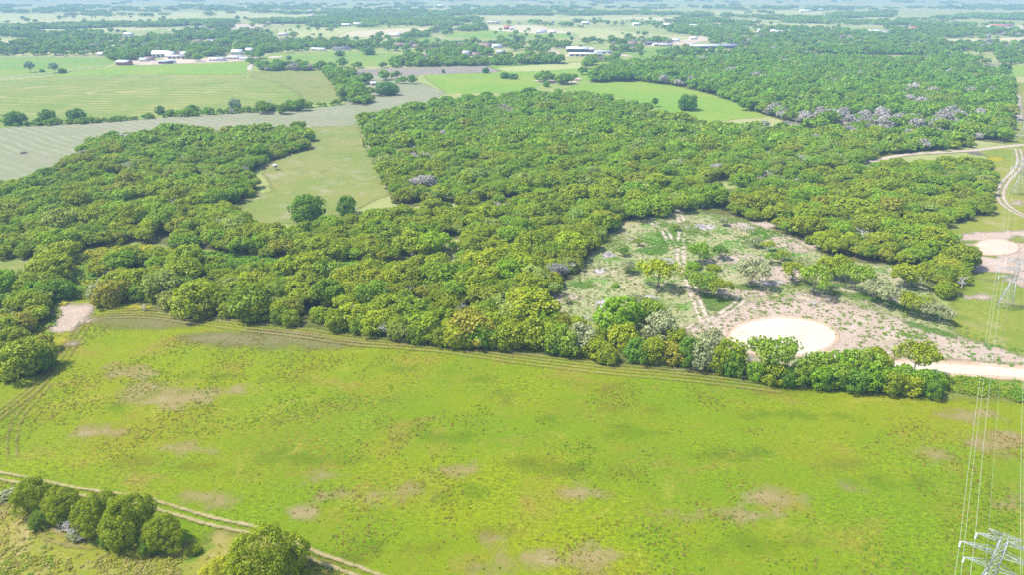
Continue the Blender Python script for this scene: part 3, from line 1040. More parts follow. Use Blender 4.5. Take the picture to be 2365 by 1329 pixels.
def vnoise(X, Y, s):
    x, y = np.asarray(X) * s, np.asarray(Y) * s
    xi, yi = np.floor(x).astype(int), np.floor(y).astype(int)
    fx, fy = x - xi, y - yi
    fx, fy = fx * fx * (3 - 2 * fx), fy * fy * (3 - 2 * fy)
    g = lambda a, c: _perm[a % 256, c % 256]
    return (g(xi, yi) * (1 - fx) + g(xi + 1, yi) * fx) * (1 - fy) + (g(xi, yi + 1) * (1 - fx) + g(xi + 1, yi + 1) * fx) * fy


def fbm(X, Y, s, o=4):
    v, a, t = 0, 1, 0
    for k in range(o):
        v = v + a * vnoise(np.asarray(X) + 37 * k, np.asarray(Y) - 91 * k, s * 2 ** k)
        t += a
        a *= .55
    return v / t


TINTS = [('olive green', (.128, .156, .004)), ('bright green', (.098, .172, .004)), ('dark green', (.062, .120, .006)),
         ('brownish', (.150, .138, .012)), ('pale grey-green', (.150, .178, .045)), ('yellow-green', (.165, .190, .004))]
TW = np.array([.37, .30, .13, .045, .065, .09])


def pick_tint(X, Y, r):
    """leaf colour index: kinds of tree come in loose drifts; greener further off, with some haze put into the colour"""
    n = len(X)
    far = np.clip((np.asarray(Y) - 260) / 330, 0, 1)
    w = np.tile(TW, (n, 1))
    v = fbm(X, Y, .02, 3)
    w[:, 0] *= 1.4 - far * .8
    w[:, 1] *= .6 + far * 1.6
    w[:, 2] *= .6 + far * 1.2 + (v > .55) * .8
    w[:, 3] *= 1 + (v < .42) * 1.2 - far * .5
    w[:, 5] *= 1.4 - far * 1.3
    w /= w.sum(1)[:, None]
    u = r.random(n)
    return (np.cumsum(w, 1) < u[:, None]).sum(1).clip(0, len(TINTS) - 1)


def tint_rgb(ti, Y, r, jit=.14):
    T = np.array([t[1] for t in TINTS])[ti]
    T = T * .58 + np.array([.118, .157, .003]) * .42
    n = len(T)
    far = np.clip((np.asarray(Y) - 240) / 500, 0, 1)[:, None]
    T = T * (1 - far * np.array([.26, .02, 0])) + far * np.array([0, 0, .006])  # haze partly painted in: less red and more blue with distance
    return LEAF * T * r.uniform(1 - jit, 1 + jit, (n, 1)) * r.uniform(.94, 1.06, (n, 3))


def plant(polys, spacing, seed, jitter=.42, dens=None, holes=()):
    """uneven planting of ground points inside photograph outlines"""
    r = np.random.default_rng(seed)
    outX, outY = [], []
    for poly in polys:
        P = gpoly(poly)
        x0, y0 = P.min(0)
        x1, y1 = P.max(0)
        nx, ny = int((x1 - x0) / spacing) + 2, int((y1 - y0) / (spacing * .88)) + 2
        I, J = np.meshgrid(np.arange(nx), np.arange(ny))
        X = x0 + (I + .5 * (J % 2)) * spacing + r.uniform(-jitter, jitter, I.shape) * spacing
        Y = y0 + J * spacing * .88 + r.uniform(-jitter, jitter, I.shape) * spacing
        X, Y = X.ravel(), Y.ravel()
        k = inside(X, Y, [tuple(p) for p in P])
        X, Y = X[k], Y[k]
        if len(X) == 0:
            continue
        px, py = proj(X, Y)
        k = np.ones(len(X), bool)
        for h in holes:
            k &= ~inside(px, py, h)
        if dens is not None:
            k &= r.random(len(X)) < dens(X, Y, px, py)
        outX.append(X[k])
        outY.append(Y[k])
    X = np.concatenate(outX)
    Y = np.concatenate(outY)
    return X, Y


ORD = ['first', 'second', 'third', 'fourth', 'fifth', 'sixth', 'seventh', 'eighth', 'ninth', 'tenth', 'eleventh', 'twelfth',
       'thirteenth', 'fourteenth', 'fifteenth', 'sixteenth', 'seventeenth', 'eighteenth', 'nineteenth', 'twentieth']


def ordinal(i):
    return ORD[i] if i < 20 else '%d%s' % (i + 1, {1: 'st', 2: 'nd', 3: 'rd'}.get((i + 1) % 10, 'th') if (i + 1) % 100 not in (11, 12, 13) else 'th')


def add_tree(X, Y, R, H, kind, var, tint, label, group=None, name='oak_tree', cat='oak tree', rz=None, z=0.0, hd=1.0):
    rz = random.uniform(0, 6.28) if rz is None else rz
    root = bpy.data.objects.new(name, None)
    root.empty_display_size = 1
    COL.objects.link(root)
    root.location = (X, Y, z)
    root.rotation_euler = (0, 0, rz)
    tag(root, label, cat, group)
    baseR = 4.0
    if kind == 'bare':
        ms = M['bare'][var % len(M['bare'])]
        root.scale = (R / 2.6, R / 2.6, H / 6.2)
        o = bpy.data.objects.new('branches', ms)
        COL.objects.link(o)
        o.parent = root
        return root
    lf, tr = M[kind][var % len(M[kind])]
    baseH = {'mid': 7.0, 'bushy': 6.2, 'open': 7.2, 'hero': 6.4}[kind]
    root.scale = (R / baseR, R / baseR * hd, H / baseH)
    o = bpy.data.objects.new('crown', lf)
    o.color = (*tint, 1)
    COL.objects.link(o)
    o.parent = root
    t = bpy.data.objects.new('trunk', tr)
    COL.objects.link(t)
    t.parent = root
    return root


T = {t[0]: t[1] for t in TINTS}
T['fresh green'] = (.112, .168, .010)
T['deep'] = (.065, .110, .003)
T['near olive'] = (.118, .145, .002)
T['yellow'] = (.23, .23, .010)
T['grey'] = (.17, .18, .09)
placed = []          # (X, Y, R) of the trees set by hand


def hand(px, py, wpx, kind, tint, label, hk=1.0, group=None, var=None, name='oak_tree', cat='oak tree'):
    """a tree whose trunk stands at (px, py) of the photograph and whose crown is wpx wide"""
    X, Y = (float(v) for v in G(px, py))
    d = math.hypot(Y, CAM_H)
    R = wpx * mpp(px, py) / 2 * .98
    H = {'mid': 1.7, 'bushy': 1.5, 'open': 1.75, 'hero': 1.5, 'bare': 2.2}[kind] * R * hk
    placed.append((X, Y, R))
    col = tint if isinstance(tint, tuple) else T[tint or 'grey']
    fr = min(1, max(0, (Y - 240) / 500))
    col = (LEAF * col[0] * (1 - .36 * fr), LEAF * col[1] * (1 - .04 * fr), LEAF * (col[2] + .010 * fr))  # distance haze partly mixed into the leaf colour: red down, blue up
    return add_tree(X, Y, R, H, kind, random.randrange(6) if var is None else var, col, label, group, name, cat)


# --- the near clump, bottom left
G1 = 'big oaks by the bottom left track'
hand(92, 1180, 86, 'hero', 'near olive', 'tall olive green oak at the far left end of the near clump beside the track', 1.35, G1, 0)
hand(150, 1195, 89, 'hero', 'near olive', 'oak second from the left in the near clump, between tall and broad crowns', 1.1, G1, 1)
hand(105, 1212, 58, 'hero', 'deep', 'low dark oak bush tucked under the left end of the near clump', .9, G1, 2, 'oak_bush', 'bush')
hand(232, 1222, 99, 'hero', 'near olive', 'broad olive oak in the middle of the near clump above grey dead twigs', 1.25, G1, 2)
hand(305, 1240, 118, 'hero', 'near olive', 'broadest domed oak of the near clump, right of its middle', 1.2, G1, 0)
hand(262, 1258, 58, 'hero', 'deep', 'small dark oak bush at the foot of the broadest near oak', .9, G1, 1, 'oak_bush', 'bush')
hand(385, 1262, 89, 'hero', 'near olive', 'rounded oak at the right end of the near clump', 1.15, G1, 1)
hand(350, 1275, 52, 'hero', 'deep', 'low leafy oak bush before the right end of the near clump', .9, G1, 0, 'oak_bush', 'bush')
hand(448, 1278, 32, 'hero', 'near olive', 'little scrub bush on dry grass right of the near clump', .8, None, 0, 'bush', 'bush')
hand(170, 1250, 60, 'bare', None, 'grey dead twiggy tree leaning out below the near oak clump', .8, None, 0, 'dead_tree', 'dead tree')
hand(205, 1250, 40, 'bare', None, 'second smaller grey dead tree below the near oak clump', .7, None, 1, 'dead_tree', 'dead tree')
hand(180, 1246, 39, 'hero', 'grey', 'pale grey-green sage bush among dead twigs below the near clump', .8, None, 2, 'bush', 'bush')
hand(612, 1352, 177, 'hero', 'near olive', 'huge round olive oak cut by the bottom edge beside the twin track', 1.08, None, 1)
hand(505, 1352, 80, 'hero', 'yellow', 'yellow-green leafy bush against the left side of the huge round oak', 1.1, None, 2, 'bush', 'bush')
hand(690, 1345, 56, 'hero', 'near olive', 'low bush at the right foot of the huge round oak', .9, None, 0, 'bush', 'bush')
hand(15, 1150, 40, 'bushy', 'grey', 'pale grey-green bush at the left picture edge by the track', .5, None, 0, 'bush', 'bush')
hand(38, 1156, 26, 'bushy', 'dark green', 'small dark bush at the left edge just left of the near clump', .6, None, 1, 'bush', 'bush')

# --- cleared ground
G2 = 'oaks left standing on the cleared ground'
clear = [
    (1613, 608, 52, 'open', 'bright green', 'flat-topped green oak right of the sandy track in the clearing'),
    (1661, 598, 36, 'open', 'dark green', 'small oak on thin twin trunks next to the flat-topped green oak'),
    (1741, 572, 30, 'open', 'grey', 'thin greyish oak nearest the far wood edge in the clearing'),
    (1774, 580, 27, 'open', 'yellow-green', 'small yellow-green oak behind two others near the wood corner'),
    (1781, 610, 30, 'open', 'bright green', 'slim leaning oak left of the smallest round-topped oak'),
    (1803, 602, 27, 'open', 'olive green', 'smallest round-topped oak near the wood corner in the clearing'),
    (1733, 662, 74, 'open', 'grey', 'wide pale umbrella-shaped oak in the middle of the clearing'),
    (1829, 652, 52, 'open', 'olive green', 'tall twin-trunk oak on pink sand right of the umbrella oak'),
    (1612, 680, 64, 'open', 'fresh green', 'left oak of the leafy pair above a bright green weed patch'),
    (1657, 692, 54, 'open', 'olive green', 'right oak of the leafy pair above a bright green weed patch'),
    (1877, 680, 76, 'open', 'fresh green', 'spreading light green oak, first of the line towards the right wood'),
    (1925, 645, 66, 'mid', 'olive green', 'dense olive oak behind the spreading light green oak'),
    (1972, 672, 70, 'open', 'fresh green', 'second oak in the line crossing to the right, slim trunk showing'),
    (2014, 692, 56, 'open', 'grey', 'greyish oak third in the line crossing to the right'),
    (2047, 712, 58, 'open', 'grey', 'pale oak with tall bare trunk, fourth in the line crossing right'),
    (2088, 664, 66, 'mid', 'olive green', 'low rounded oak behind the line, left of the dark corner thicket'),
    (2103, 730, 60, 'open', 'olive green', 'oak with upright trunk left of two greyish oaks'),
    (2141, 740, 50, 'open', 'grey', 'grey half-bare oak, middle of the three at the clearing right end'),
    (2168, 748, 46, 'open', 'grey', 'last greyish oak at the right end of the clearing line'),
    (2192, 606, 48, 'bushy', 'olive green', 'lone round bushy oak beside the sand left of the pond'),
    (1517, 668, 78, 'open', 'yellow-green', 'broad yellow-green oak on a grey trunk left of the sandy track'),
    (1472, 568, 20, 'open', 'olive green', 'tiny thin oak on a lilac ash patch'),
    (1438, 592, 24, 'open', 'dark green', 'tiny dark oak between two lilac ash patches'),
    (1447, 632, 36, 'open', 'grey', 'sparse pale oak sapling below the tiny dark oak'),
    (1310, 704, 18, 'open', 'grey', 'spindly bare-stemmed sapling near the left corner of the clearing'),
    (1463, 718, 44, 'open', 'grey', 'pale feathery oak on a forked dark trunk at the clearing bottom'),
    (1561, 534, 17, 'open', 'olive green', 'slender sapling beside the top of the sandy track'),
    (1670, 522, 22, 'open', 'grey', 'faint sapling in front of the grey-trunked wood edge'),
]
for px, py, w, k, ti, lab in clear:
    hand(px, py, w, k, ti, lab, 1.0, G2)
for px, py, w, ti, lab in [(1599, 622, 36, 'bright green', 'low green bush behind the left oak of the leafy pair'),
                           (1648, 624, 30, 'olive green', 'low olive bush behind the right oak of the leafy pair'),
                           (1500, 588, 12, 'bright green', 'tiny green bush mid clearing left of the sandy track'),
                           (1420, 664, 20, 'bright green', 'small bush near the diagonal wood edge in the clearing')]:
    hand(px, py, w, 'bushy', ti, lab, .6, None, None, 'bush', 'bush')

# --- hedge between meadow and turning circle
G3 = 'trees and bushes of the hedge below the turning circle'
hand(1775, 868, 92, 'open', 'fresh green', 'spreading oak standing out above the hedge against the pale circle', 1.15, G3)
hand(2108, 872, 78, 'open', 'olive green', 'tall open oak near the right end of the hedge by the road', 1.25, G3)
hand(2020, 862, 46, 'open', 'olive green', 'small oak crown rising between hedge and road', 1.5, G3)
hand(1738, 866, 46, 'bare', None, 'bare grey tree in the hedge left of the spreading oak', 1.1, None, 0, 'dead_tree', 'dead tree')
hand(1832, 868, 46, 'bare', None, 'bare branching tree in the hedge below the turning circle', 1.0, None, 1, 'dead_tree', 'dead tree')
hand(1962, 870, 36, 'bare', None, 'dead snag poking up from the hedge right of the turning circle', 1.3, None, 2, 'dead_tree', 'dead tree')
hand(1860, 868, 40, 'bare', None, 'half fallen bare tree in the hedge right of the branching one', .8, None, 0, 'dead_tree', 'dead tree')

hedge = [(1232, 800, 80, 'olive green'), (1290, 812, 74, 'fresh green'), (1335, 806, 70, 'grey'), (1372, 822, 62, 'olive green'),
         (1425, 762, 100, 'bright green'), (1437, 800, 66, 'yellow-green'), (1470, 830, 60, 'dark green'), (1400, 835, 50, 'olive green'),
         (1523, 786, 78, 'grey'), (1500, 742, 60, 'fresh green'), (1510, 832, 62, 'olive green'), (1555, 836, 60, 'brownish'),
         (1590, 842, 58, 'dark green'), (1622, 846, 66, 'grey'), (1655, 856, 50, 'olive green'), (1690, 862, 52, 'dark green'),
         (1640, 822, 60, 'grey'), (1560, 808, 50, 'olive green'), (1710, 852, 40, 'grey'), (1780, 886, 52, 'olive green'),
         (1745, 878, 40, 'bright green'), (1815, 888, 46, 'dark green'), (1850, 886, 54, 'fresh green'), (1890, 872, 66, 'fresh green'),
         (1895, 896, 50, 'bright green'), (1935, 892, 62, 'fresh green'), (1945, 868, 58, 'bright green'), (1985, 876, 72, 'fresh green'),
         (1975, 902, 54, 'dark green'), (2015, 898, 60, 'bright green'), (2030, 876, 52, 'olive green'), (2055, 908, 48, 'olive green'),
         (2080, 894, 56, 'bright green'), (2100, 912, 46, 'yellow-green'), (2130, 900, 52, 'bright green'), (2148, 916, 44, 'dark green'),
         (2160, 898, 38, 'bright green'), (1175, 800, 70, 'olive green'), (1120, 798, 70, 'bright green'), (1085, 790, 100, 'brownish'),
         (1060, 800, 60, 'yellow-green')]
hedge.sort()
for i, (px, py, w, ti) in enumerate(hedge):
    hand(px, py, w * 1.05, 'bushy', ti, '%s %s bush from the left in the hedge along the meadow' %
         (ordinal(i), {'fresh green': 'light green', 'grey': 'pale grey-green'}.get(ti, ti)),
         random.uniform(.9, 1.1) * (1.0 if px < 1560 else 1.3), G3, None, 'hedge_bush', 'bush')

# --- left strip
G4 = 'trees of the left hedge strip'
for px, py, w, k, ti, lab in [
    (62, 862, 104, 'bushy', 'olive green', 'wide dark-skirted thicket standing alone by the left meadow corner'),
    (95, 850, 62, 'bushy', 'dark green', 'dark right shoulder of the thicket at the left meadow corner'),
    (25, 848, 58, 'bushy', 'bright green', 'green left shoulder of the thicket at the left meadow corner'),
    (72, 730, 74, 'bushy', 'olive green', 'olive oak left of the pink sand patch'),
    (38, 800, 60, 'bushy', 'olive green', 'leafy oak between sand patch and corner thicket'),
    (60, 765, 58, 'bushy', 'brownish', 'brown-tinged oak below the olive oak left of the sand patch'),
    (124, 655, 82, 'bushy', 'olive green', 'large olive oak left of the yellow flowers'),
    (142, 690, 62, 'bushy', 'dark green', 'dark green oak between yellow flowers and sand patch'),
    (90, 690, 56, 'bushy', 'bright green', 'green oak in the left strip above the sand patch'),
    (22, 668, 62, 'bushy', 'bright green', 'rounded oak on pale grass at the left picture edge'),
    (8, 716, 48, 'bushy', 'dark green', 'dark round bush cut by the left picture edge'),
    (8, 800, 40, 'bare', None, 'grey bare tree at the left picture edge beside the hedge'),
    (30, 740, 36, 'bare', None, 'leaning grey dead tree in the left hedge strip'),
    (262, 700, 72, 'bushy', 'brownish', 'russet-brown oak at the left end of the wood above the meadow'),
    (232, 692, 50, 'bushy', 'grey', 'pale half-bare oak between yellow flowers and russet oak')]:
    bare = k == 'bare'
    hand(px, py, w, k, ti, lab, 1.0, G4, None, 'dead_tree' if bare else 'oak_tree', 'dead tree' if bare else 'oak tree')

# --- glade and far field singles
for px, py, w, k, ti, hk, lab in [
    (710, 510, 76, 'bushy', 'dark green', 1.05, 'large dark round oak on the near edge of the pale glade'),
    (802, 495, 44, 'bushy', 'dark green', 1.3, 'upright dark oak right of the round oak at the glade edge'),
    (1587, 253, 46, 'bushy', 'dark green', 1.0, 'wide dark oak standing alone on the bright pasture'),
    (1512, 246, 15, 'mid', 'dark green', 1.5, 'small lone oak left of the wide oak on the bright pasture'),
    (893, 219, 46, 'bushy', 'dark green', .85, 'dark rounded oak clump on the grey mown field'),
    (912, 212, 18, 'bushy', 'bright green', .8, 'small bush against the right side of the rounded field clump'),
    (37, 287, 44, 'bushy', 'dark green', .9, 'biggest dark oak at the left end of the far field hedge'),
    (112, 280, 32, 'bushy', 'dark green', 1.1, 'second dark oak from the left in the far field hedge'),
    (180, 278, 36, 'bushy', 'dark green', 1.0, 'third dark oak from the left in the far field hedge'),
    (545, 253, 28, 'bushy', 'grey', 1.2, 'greyish bushy tree in the hedge before the hay field'),
    (372, 264, 20, 'bushy', 'dark green', 1.3, 'upright dark tree near the middle of the far field hedge'),
    (395, 266, 18, 'bushy', 'dark green', 1.0, 'dark tree just right of the upright one in the field hedge'),
    (447, 262, 24, 'bushy', 'dark green', 1.1, 'rounded tree in the far field hedge below the mown curls'),
    (477, 258, 12, 'bushy', 'bright green', 1.2, 'small upright tree in the far field hedge'),
    (675, 254, 34, 'bushy', 'dark green', .9, 'leafy tree at the right end of the oval green patch'),
    (72, 166, 18, 'mid', 'grey', 1.5, 'greyish tall tree alone on the far left pasture'),
    (128, 167, 18, 'mid', 'grey', 1.4, 'second tall greyish tree on the far left pasture'),
    (145, 168, 16, 'bushy', 'dark green', .9, 'dark bush right of the two tall trees on the left pasture'),
    (98, 166, 12, 'bushy', 'bright green', .8, 'low bush between the two tall trees on the left pasture'),
    (1024, 168, 8, 'bushy', 'dark green', 1.4, 'tiny lone tree on the ploughed grey field'),
    (1122, 168, 16, 'bushy', 'dark green', 1.0, 'dark tree pair at the right tip of the ploughed field'),
    (1165, 180, 22, 'bushy', 'dark green', .8, 'left half of the dark bush row in the centre pasture'),
    (1185, 182, 20, 'bushy', 'dark green', .8, 'right half of the dark bush row in the centre pasture'),
    (1238, 180, 9, 'bushy', 'dark green', 1.3, 'small tree left of the bare pink yard'),
    (1262, 200, 15, 'bushy', 'bright green', 1.2, 'leafy tree at the near side of the bare pink yard'),
    (1298, 193, 14, 'bushy', 'dark green', 1.5, 'dark tree standing in the bare pink yard'),
    (1480, 131, 10, 'mid', 'dark green', 1.3, 'round tree right of the white barn lane'),
    (1192, 100, 14, 'bushy', 'dark green', 1.6, 'tall dark tree beside the farm lane junction'),
    (1451, 93, 14, 'mid', 'dark green', 1.3, 'dark round tree by the far road right of centre'),
    (1340, 116, 11, 'mid', 'dark green', 1.3, 'dark tree behind the white-roofed barn'),
    (1438, 111, 18, 'mid', 'dark green', 1.3, 'tall round tree left of the brown-roofed house'),
    (1320, 96, 9, 'mid', 'dark green', 1.5, 'narrow tree beside the far road behind the barn'),
    (1487, 84, 9, 'mid', 'dark green', 1.4, 'narrow tree on the far road right of the barn'),
    (668, 143, 14, 'mid', 'grey', 1.2, 'solitary pale tree on the pasture right of the lane'),
    (855, 126, 26, 'bushy', 'dark green', .8, 'dark clump behind the pasture left of centre'),
    (785, 129, 20, 'bushy', 'dark green', .8, 'dark clump at the upper edge of the lane pasture')]:
    bush = 'bush' in lab.split()
    hand(px, py, w, k, ti, lab, hk, None, None, 'bush' if bush else 'oak_tree', 'bush' if bush else 'oak tree')
hand(622, 250, 22, 'bare', None, 'tall gaunt bare-limbed tree above the far field hedge', 1.1, None, 0, 'dead_tree', 'dead tree')
hand(388, 262, 12, 'bare', None, 'thin bare tree beside the dark tree in the far field hedge', 1.0, None, 1, 'dead_tree', 'dead tree')
hand(1722, 536, 40, 'bare', None, 'twiggy grey dead tree where clearing meets right wood', .7, None, 1, 'dead_tree', 'dead tree')
hand(1178, 540, 32, 'bare', None, 'pale bare skeleton tree in the middle of the wood', 1.0, None, 2, 'dead_tree', 'dead tree')
hand(945, 690, 34, 'bare', None, 'pale bare tree in the front wood left of centre', 1.0, None, 0, 'dead_tree', 'dead tree')
hand(1305, 815, 46, 'bare', None, 'pale bare-limbed tree leaning over the meadow hedge', .9, None, 1, 'dead_tree', 'dead tree')
hand(332, 722, 26, 'bare', None, 'low lilac-grey dead tree at the meadow edge', .8, None, 2, 'dead_tree', 'dead tree')
hand(400, 715, 30, 'bare', None, 'grey dead tree in the wood edge right of the low lilac one', 1.0, None, 0, 'dead_tree', 'dead tree')
hand(265, 640, 34, 'bare', None, 'grey bare tree right of the yellow flowers', .9, None, 1, 'dead_tree', 'dead tree')
hand(2235, 460, 30, 'bare', None, 'silver dead tree near the right edge of the right wood', 1.0, None, 1, 'dead_tree', 'dead tree')
hand(2090, 668, 26, 'bare', None, 'grey bare bush in front of the right wood corner', .6, None, 2, 'dead_tree', 'dead tree')
hand(1880, 712, 34, 'bare', None, 'low grey dead bush on the clearing above the circle', .5, None, 2, 'dead_tree', 'dead tree')
hand(770, 652, 40, 'bare', None, 'pale fallen-looking dead tree in the wood left of centre', .6, None, 2, 'dead_tree', 'dead tree')
hand(1095, 460, 26, 'bare', None, 'small silver bare tree in the central wood', .8, None, 0, 'dead_tree', 'dead tree')

# --- the woods
HOLES = [[(1028, 540), (1066, 545), (1060, 585), (1040, 600), (1000, 606), (1015, 575)],
         ell(1432, 440, 14, 9, wob=0), ell(1682, 447, 16, 12, wob=0), ell(1440, 452, 8, 6, wob=0),
         [(1660, 470), (1700, 450), (1690, 480), (1650, 480)], ell(1785, 286, 30, 5, wob=0), ell(1958, 297, 16, 5, wob=0), ell(2060, 302, 30, 4, wob=0),
         [(880, 505), (990, 480), (1160, 468), (1160, 473), (1000, 488), (890, 512)]]
HOLES += [[(x, y + dy) for x, y in h] for h in HOLES for dy in (14, 28)]
PL = np.array([(p[0], p[1]) for p in placed])
PR = np.array([p[2] for p in placed])


def clear_of(X, Y, k=.75):
    d = np.hypot(X[:, None] - PL[None, :, 0], Y[:, None] - PL[None, :, 1])
    return (d > PR[None, :] * k + 1.2).all(1)


def woods_dens(X, Y, px, py):
    n = fbm(X, Y, .035, 3)
    return np.where(n < .32, .6, .97)


CN = CORN
wx, wy = plant([WL, WM1, WM2, WM3, WR2, WLS, CN], 4.6, 5, dens=woods_dens, holes=HOLES)
# the side of a crown overhangs: keep planting a little inside the outline on the front
k = clear_of(wx, wy)
wx, wy = wx[k], wy[k]
n = len(wx)
wr = np.clip(rng.lognormal(1.15, .27, n), 1.7, 6.0)
big = rng.random(n) < .07
wr[big] *= 1.3
wpx, wpy = proj(wx, wy)
front = wpy > 590
wr[front] *= 1.04
wh = wr * rng.uniform(1.15, 1.6, n) + .6
wh = np.clip(wh, 4.2, 9.5)
wt = pick_tint(wx, wy, rng)
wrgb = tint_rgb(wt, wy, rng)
nb = fbm(wx, wy, .03, 3)
deadp = .045 + .13 * (nb > .62)
GREY = [(1650, 262), (1850, 262), (2100, 272), (2230, 288), (2200, 320), (1900, 314), (1690, 296)]
deadp = np.where(inside(wpx, wpy, GREY), .66, deadp)
deadp = np.where(inside(wpx, wpy, ell(480, 400, 90, 35, wob=0)), .22, deadp)
deadp = np.where(inside(wpx, wpy, ell(400, 590, 160, 28, wob=0)), .22, deadp)
wd = rng.random(n) < deadp

dist = np.hypot(wy, wx * .6)
order = np.argsort(-wpy)
n_hand = sum(1 for o in COL.objects if o.get('category') in ('oak tree',))
n_ind = 300 - n_hand
leafy = [i for i in order if not wd[i] and wpx[i] > -40][:n_ind]
ind = np.zeros(n, bool)
ind[leafy] = True
P_front = gpoly(FRONT)
fd = sdf_line(wx, wy, P_front, 0) * -1
edge_row = sorted([i for i in leafy if fd[i] < 9 and wpx[i] < 1240], key=lambda i: wpx[i])
rest = [i for i in leafy if i not in set(edge_row)]


def ind_tree(i, label, group):
    low = fd[i] < 7 or wpy[i] > 590 and rng.random() < .25
    kind = 'bushy' if low else 'mid'
    add_tree(float(wx[i]), float(wy[i]), float(wr[i]), float(wh[i]), kind, int(rng.integers(6)), tuple(wrgb[i]), label, group)


for j, i in enumerate(edge_row):
    ind_tree(i, '%s %s oak of the wood edge along the meadow, counted from the left' % (ordinal(j), TINTS[wt[i]][0]),
             "oaks along the wood's meadow edge")
rests = {}
for i in rest:
    if wpx[i] < 205:
        where, grp = 'in the strip by the left edge', 'oaks filling the left tree strip'
    elif wpx[i] > 1700:
        where, grp = 'in the right wood beyond the clearing', 'oaks of the right wood'
    elif wpx[i] < 560:
        where, grp = 'behind the left-end edge row', 'oaks inside the left end of the front wood'
    elif wpx[i] < 900:
        where, grp = 'behind the left-half edge row', 'oaks inside the left half of the front wood'
    else:
        where, grp = 'between the meadow hedge and the clearing', 'oaks inside the right half of the front wood'
    rests.setdefault((grp, where, TINTS[wt[i]][0]), []).append(i)
for (grp, where, tn), L in rests.items():
    L.sort(key=lambda i: wpx[i])
    for j, i in enumerate(L):
        ind_tree(i, '%s %s oak from the left %s' % (ordinal(j), tn, where), grp)

st = ~ind
far_lim = wy > 430
for nm, sel, key, leaf_n, bare_n, lab in (
        ('woodland', st & ~far_lim, 'canopy', 8, 2, 'dense olive and green oak woodland behind the front trees'),
        ('woodland', st & far_lim, 'far_canopy', 4, 2, 'farther green oak woodland beyond the pale glade')):
    q = np.nonzero(sel)[0]
    r = np.random.default_rng(3)
    pick = np.where(wd[q], leaf_n + r.integers(0, bare_n, len(q)), r.integers(0, leaf_n, len(q)))
    s = wr[q] / 4
    sc = np.stack([s * r.uniform(.9, 1.15, len(q)), s * r.uniform(.9, 1.15, len(q)), wh[q] / 7], 1)
    sc[wd[q]] *= (1.25, 1.25, .95)
    tw = wd[q] & (r.random(len(q)) < .45)
    pick[tw] = r.integers(0, leaf_n, tw.sum())
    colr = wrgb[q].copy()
    colr[tw] = np.array(PROTO_GREY) * r.uniform(.8, 1.15, (tw.sum(), 1))
    sc[tw] *= (.62, .62, .85)
    scatter(nm, wx[q], wy[q], 0 * wx[q], r.uniform(0, 6.28, len(q)), sc, pick, colr, key, lab, 'woodland')

# the wide wood on the right and the far one
fx, fy = plant([WRB], 6.6, 6, dens=lambda X, Y, a, c: np.where(fbm(X, Y, .02, 3) < .28, .7, .98), holes=HOLES)


def far_scatter(name, fx, fy, label, spacing_scale=1.0, key='far_canopy', seed=8, dead=.03, rmu=4.2, cat='woodland'):
    r = np.random.default_rng(seed)
    n = len(fx)
    a, c = proj(fx, fy)
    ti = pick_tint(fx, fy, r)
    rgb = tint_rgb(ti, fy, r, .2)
    if key == 'stand':
        s = r.uniform(.75, 1.2, n) * rmu
        pick = r.integers(0, 3, n)
        sc = np.stack([s, s, s * r.uniform(.7, 1.0, n)], 1)
    else:
        R = np.clip(r.normal(rmu - .2, 1.15 if rmu > 3 else .5, n), 1.2 if rmu < 3 else 2.0, 7)
        dm = r.random(n) < np.where(inside(a, c, GREY), .7, dead + .02 + .16 * (fbm(fx, fy, .012, 3) > .64))
        pick = np.where(dm, 4 + r.integers(0, 2, n), r.integers(0, 4, n))
        sc = np.stack([R / 4, R / 4, np.clip(R * r.uniform(1.2, 2.1, n), 3.6 if rmu > 3 else 1.5, 11) / 7], 1)
        sc[dm] *= (1.5, 1.5, .95)
        tw = dm & (r.random(n) < .7)
        pick[tw] = r.integers(0, 4, tw.sum())
        sc[tw] *= (.55, .55, .9)
        rgb[tw] = np.array(PROTO_GREY) * r.uniform(.8, 1.15, (tw.sum(), 1))
    return scatter(name, fx, fy, 0 * fx, r.uniform(0, 6.28, n), sc, pick, rgb, key, label, cat)


far_scatter('woodland', fx, fy, 'wide green oak wood in the right distance beyond the bright pasture')

BUILDING_SPOTS = [(1645, 111, 78), (1334, 119, 34), (1352, 128, 48), (1393, 122, 26), (1459, 104, 17), (1500, 103,
    15), (1514, 105, 10), (1538, 106, 22), (1560, 95, 14), (1600, 90, 14), (1548, 97, 12), (1120, 108, 19), (1148, 110,
    16), (1172, 67, 16), (1182, 68, 10), (1250, 76, 22), (1276, 76, 14), (1352, 56, 18), (1076, 128, 10), (1100, 130, 11),
    (1157, 123, 13), (924, 107, 16), (962, 110, 12), (913, 84, 22), (789, 116, 26), (742, 117, 13), (727, 116, 9), (288,
    149, 17), (375, 131, 24), (383, 146, 16), (412, 134, 24), (396, 145, 10), (430, 128, 13), (347, 139, 12), (333, 141,
    9), (497, 140, 14), (513, 140, 10), (549, 125, 15), (546, 136, 22), (577, 119, 10), (566, 138, 12), (262, 111, 30),
    (298, 82, 16), (240, 128, 14), (495, 98, 22), (460, 98, 13), (702, 95, 12), (655, 82, 18), (1957, 293, 6.2), (863,
    196, 6), (2312, 62, 54), (2280, 66, 23.4), (2018, 76, 27), (2040, 79, 18), (2108, 68, 19.8), (1697, 70, 12.6), (1720,
    72, 12.6), (1758, 73, 16.2), (1785, 75, 10.8), (1800, 77, 12.6), (1818, 76, 10.8), (1738, 52, 18), (1757, 61, 16.2),
    (1600, 62, 19.8), (1625, 61, 16.2), (1470, 58, 19.8), (1540, 60, 16.2), (1140, 54, 32.4), (800, 60, 21.6), (826, 58,
    19.8), (1860, 26, 41.4), (1890, 24, 36), (1700, 16, 36), (1020, 14, 39.6)]
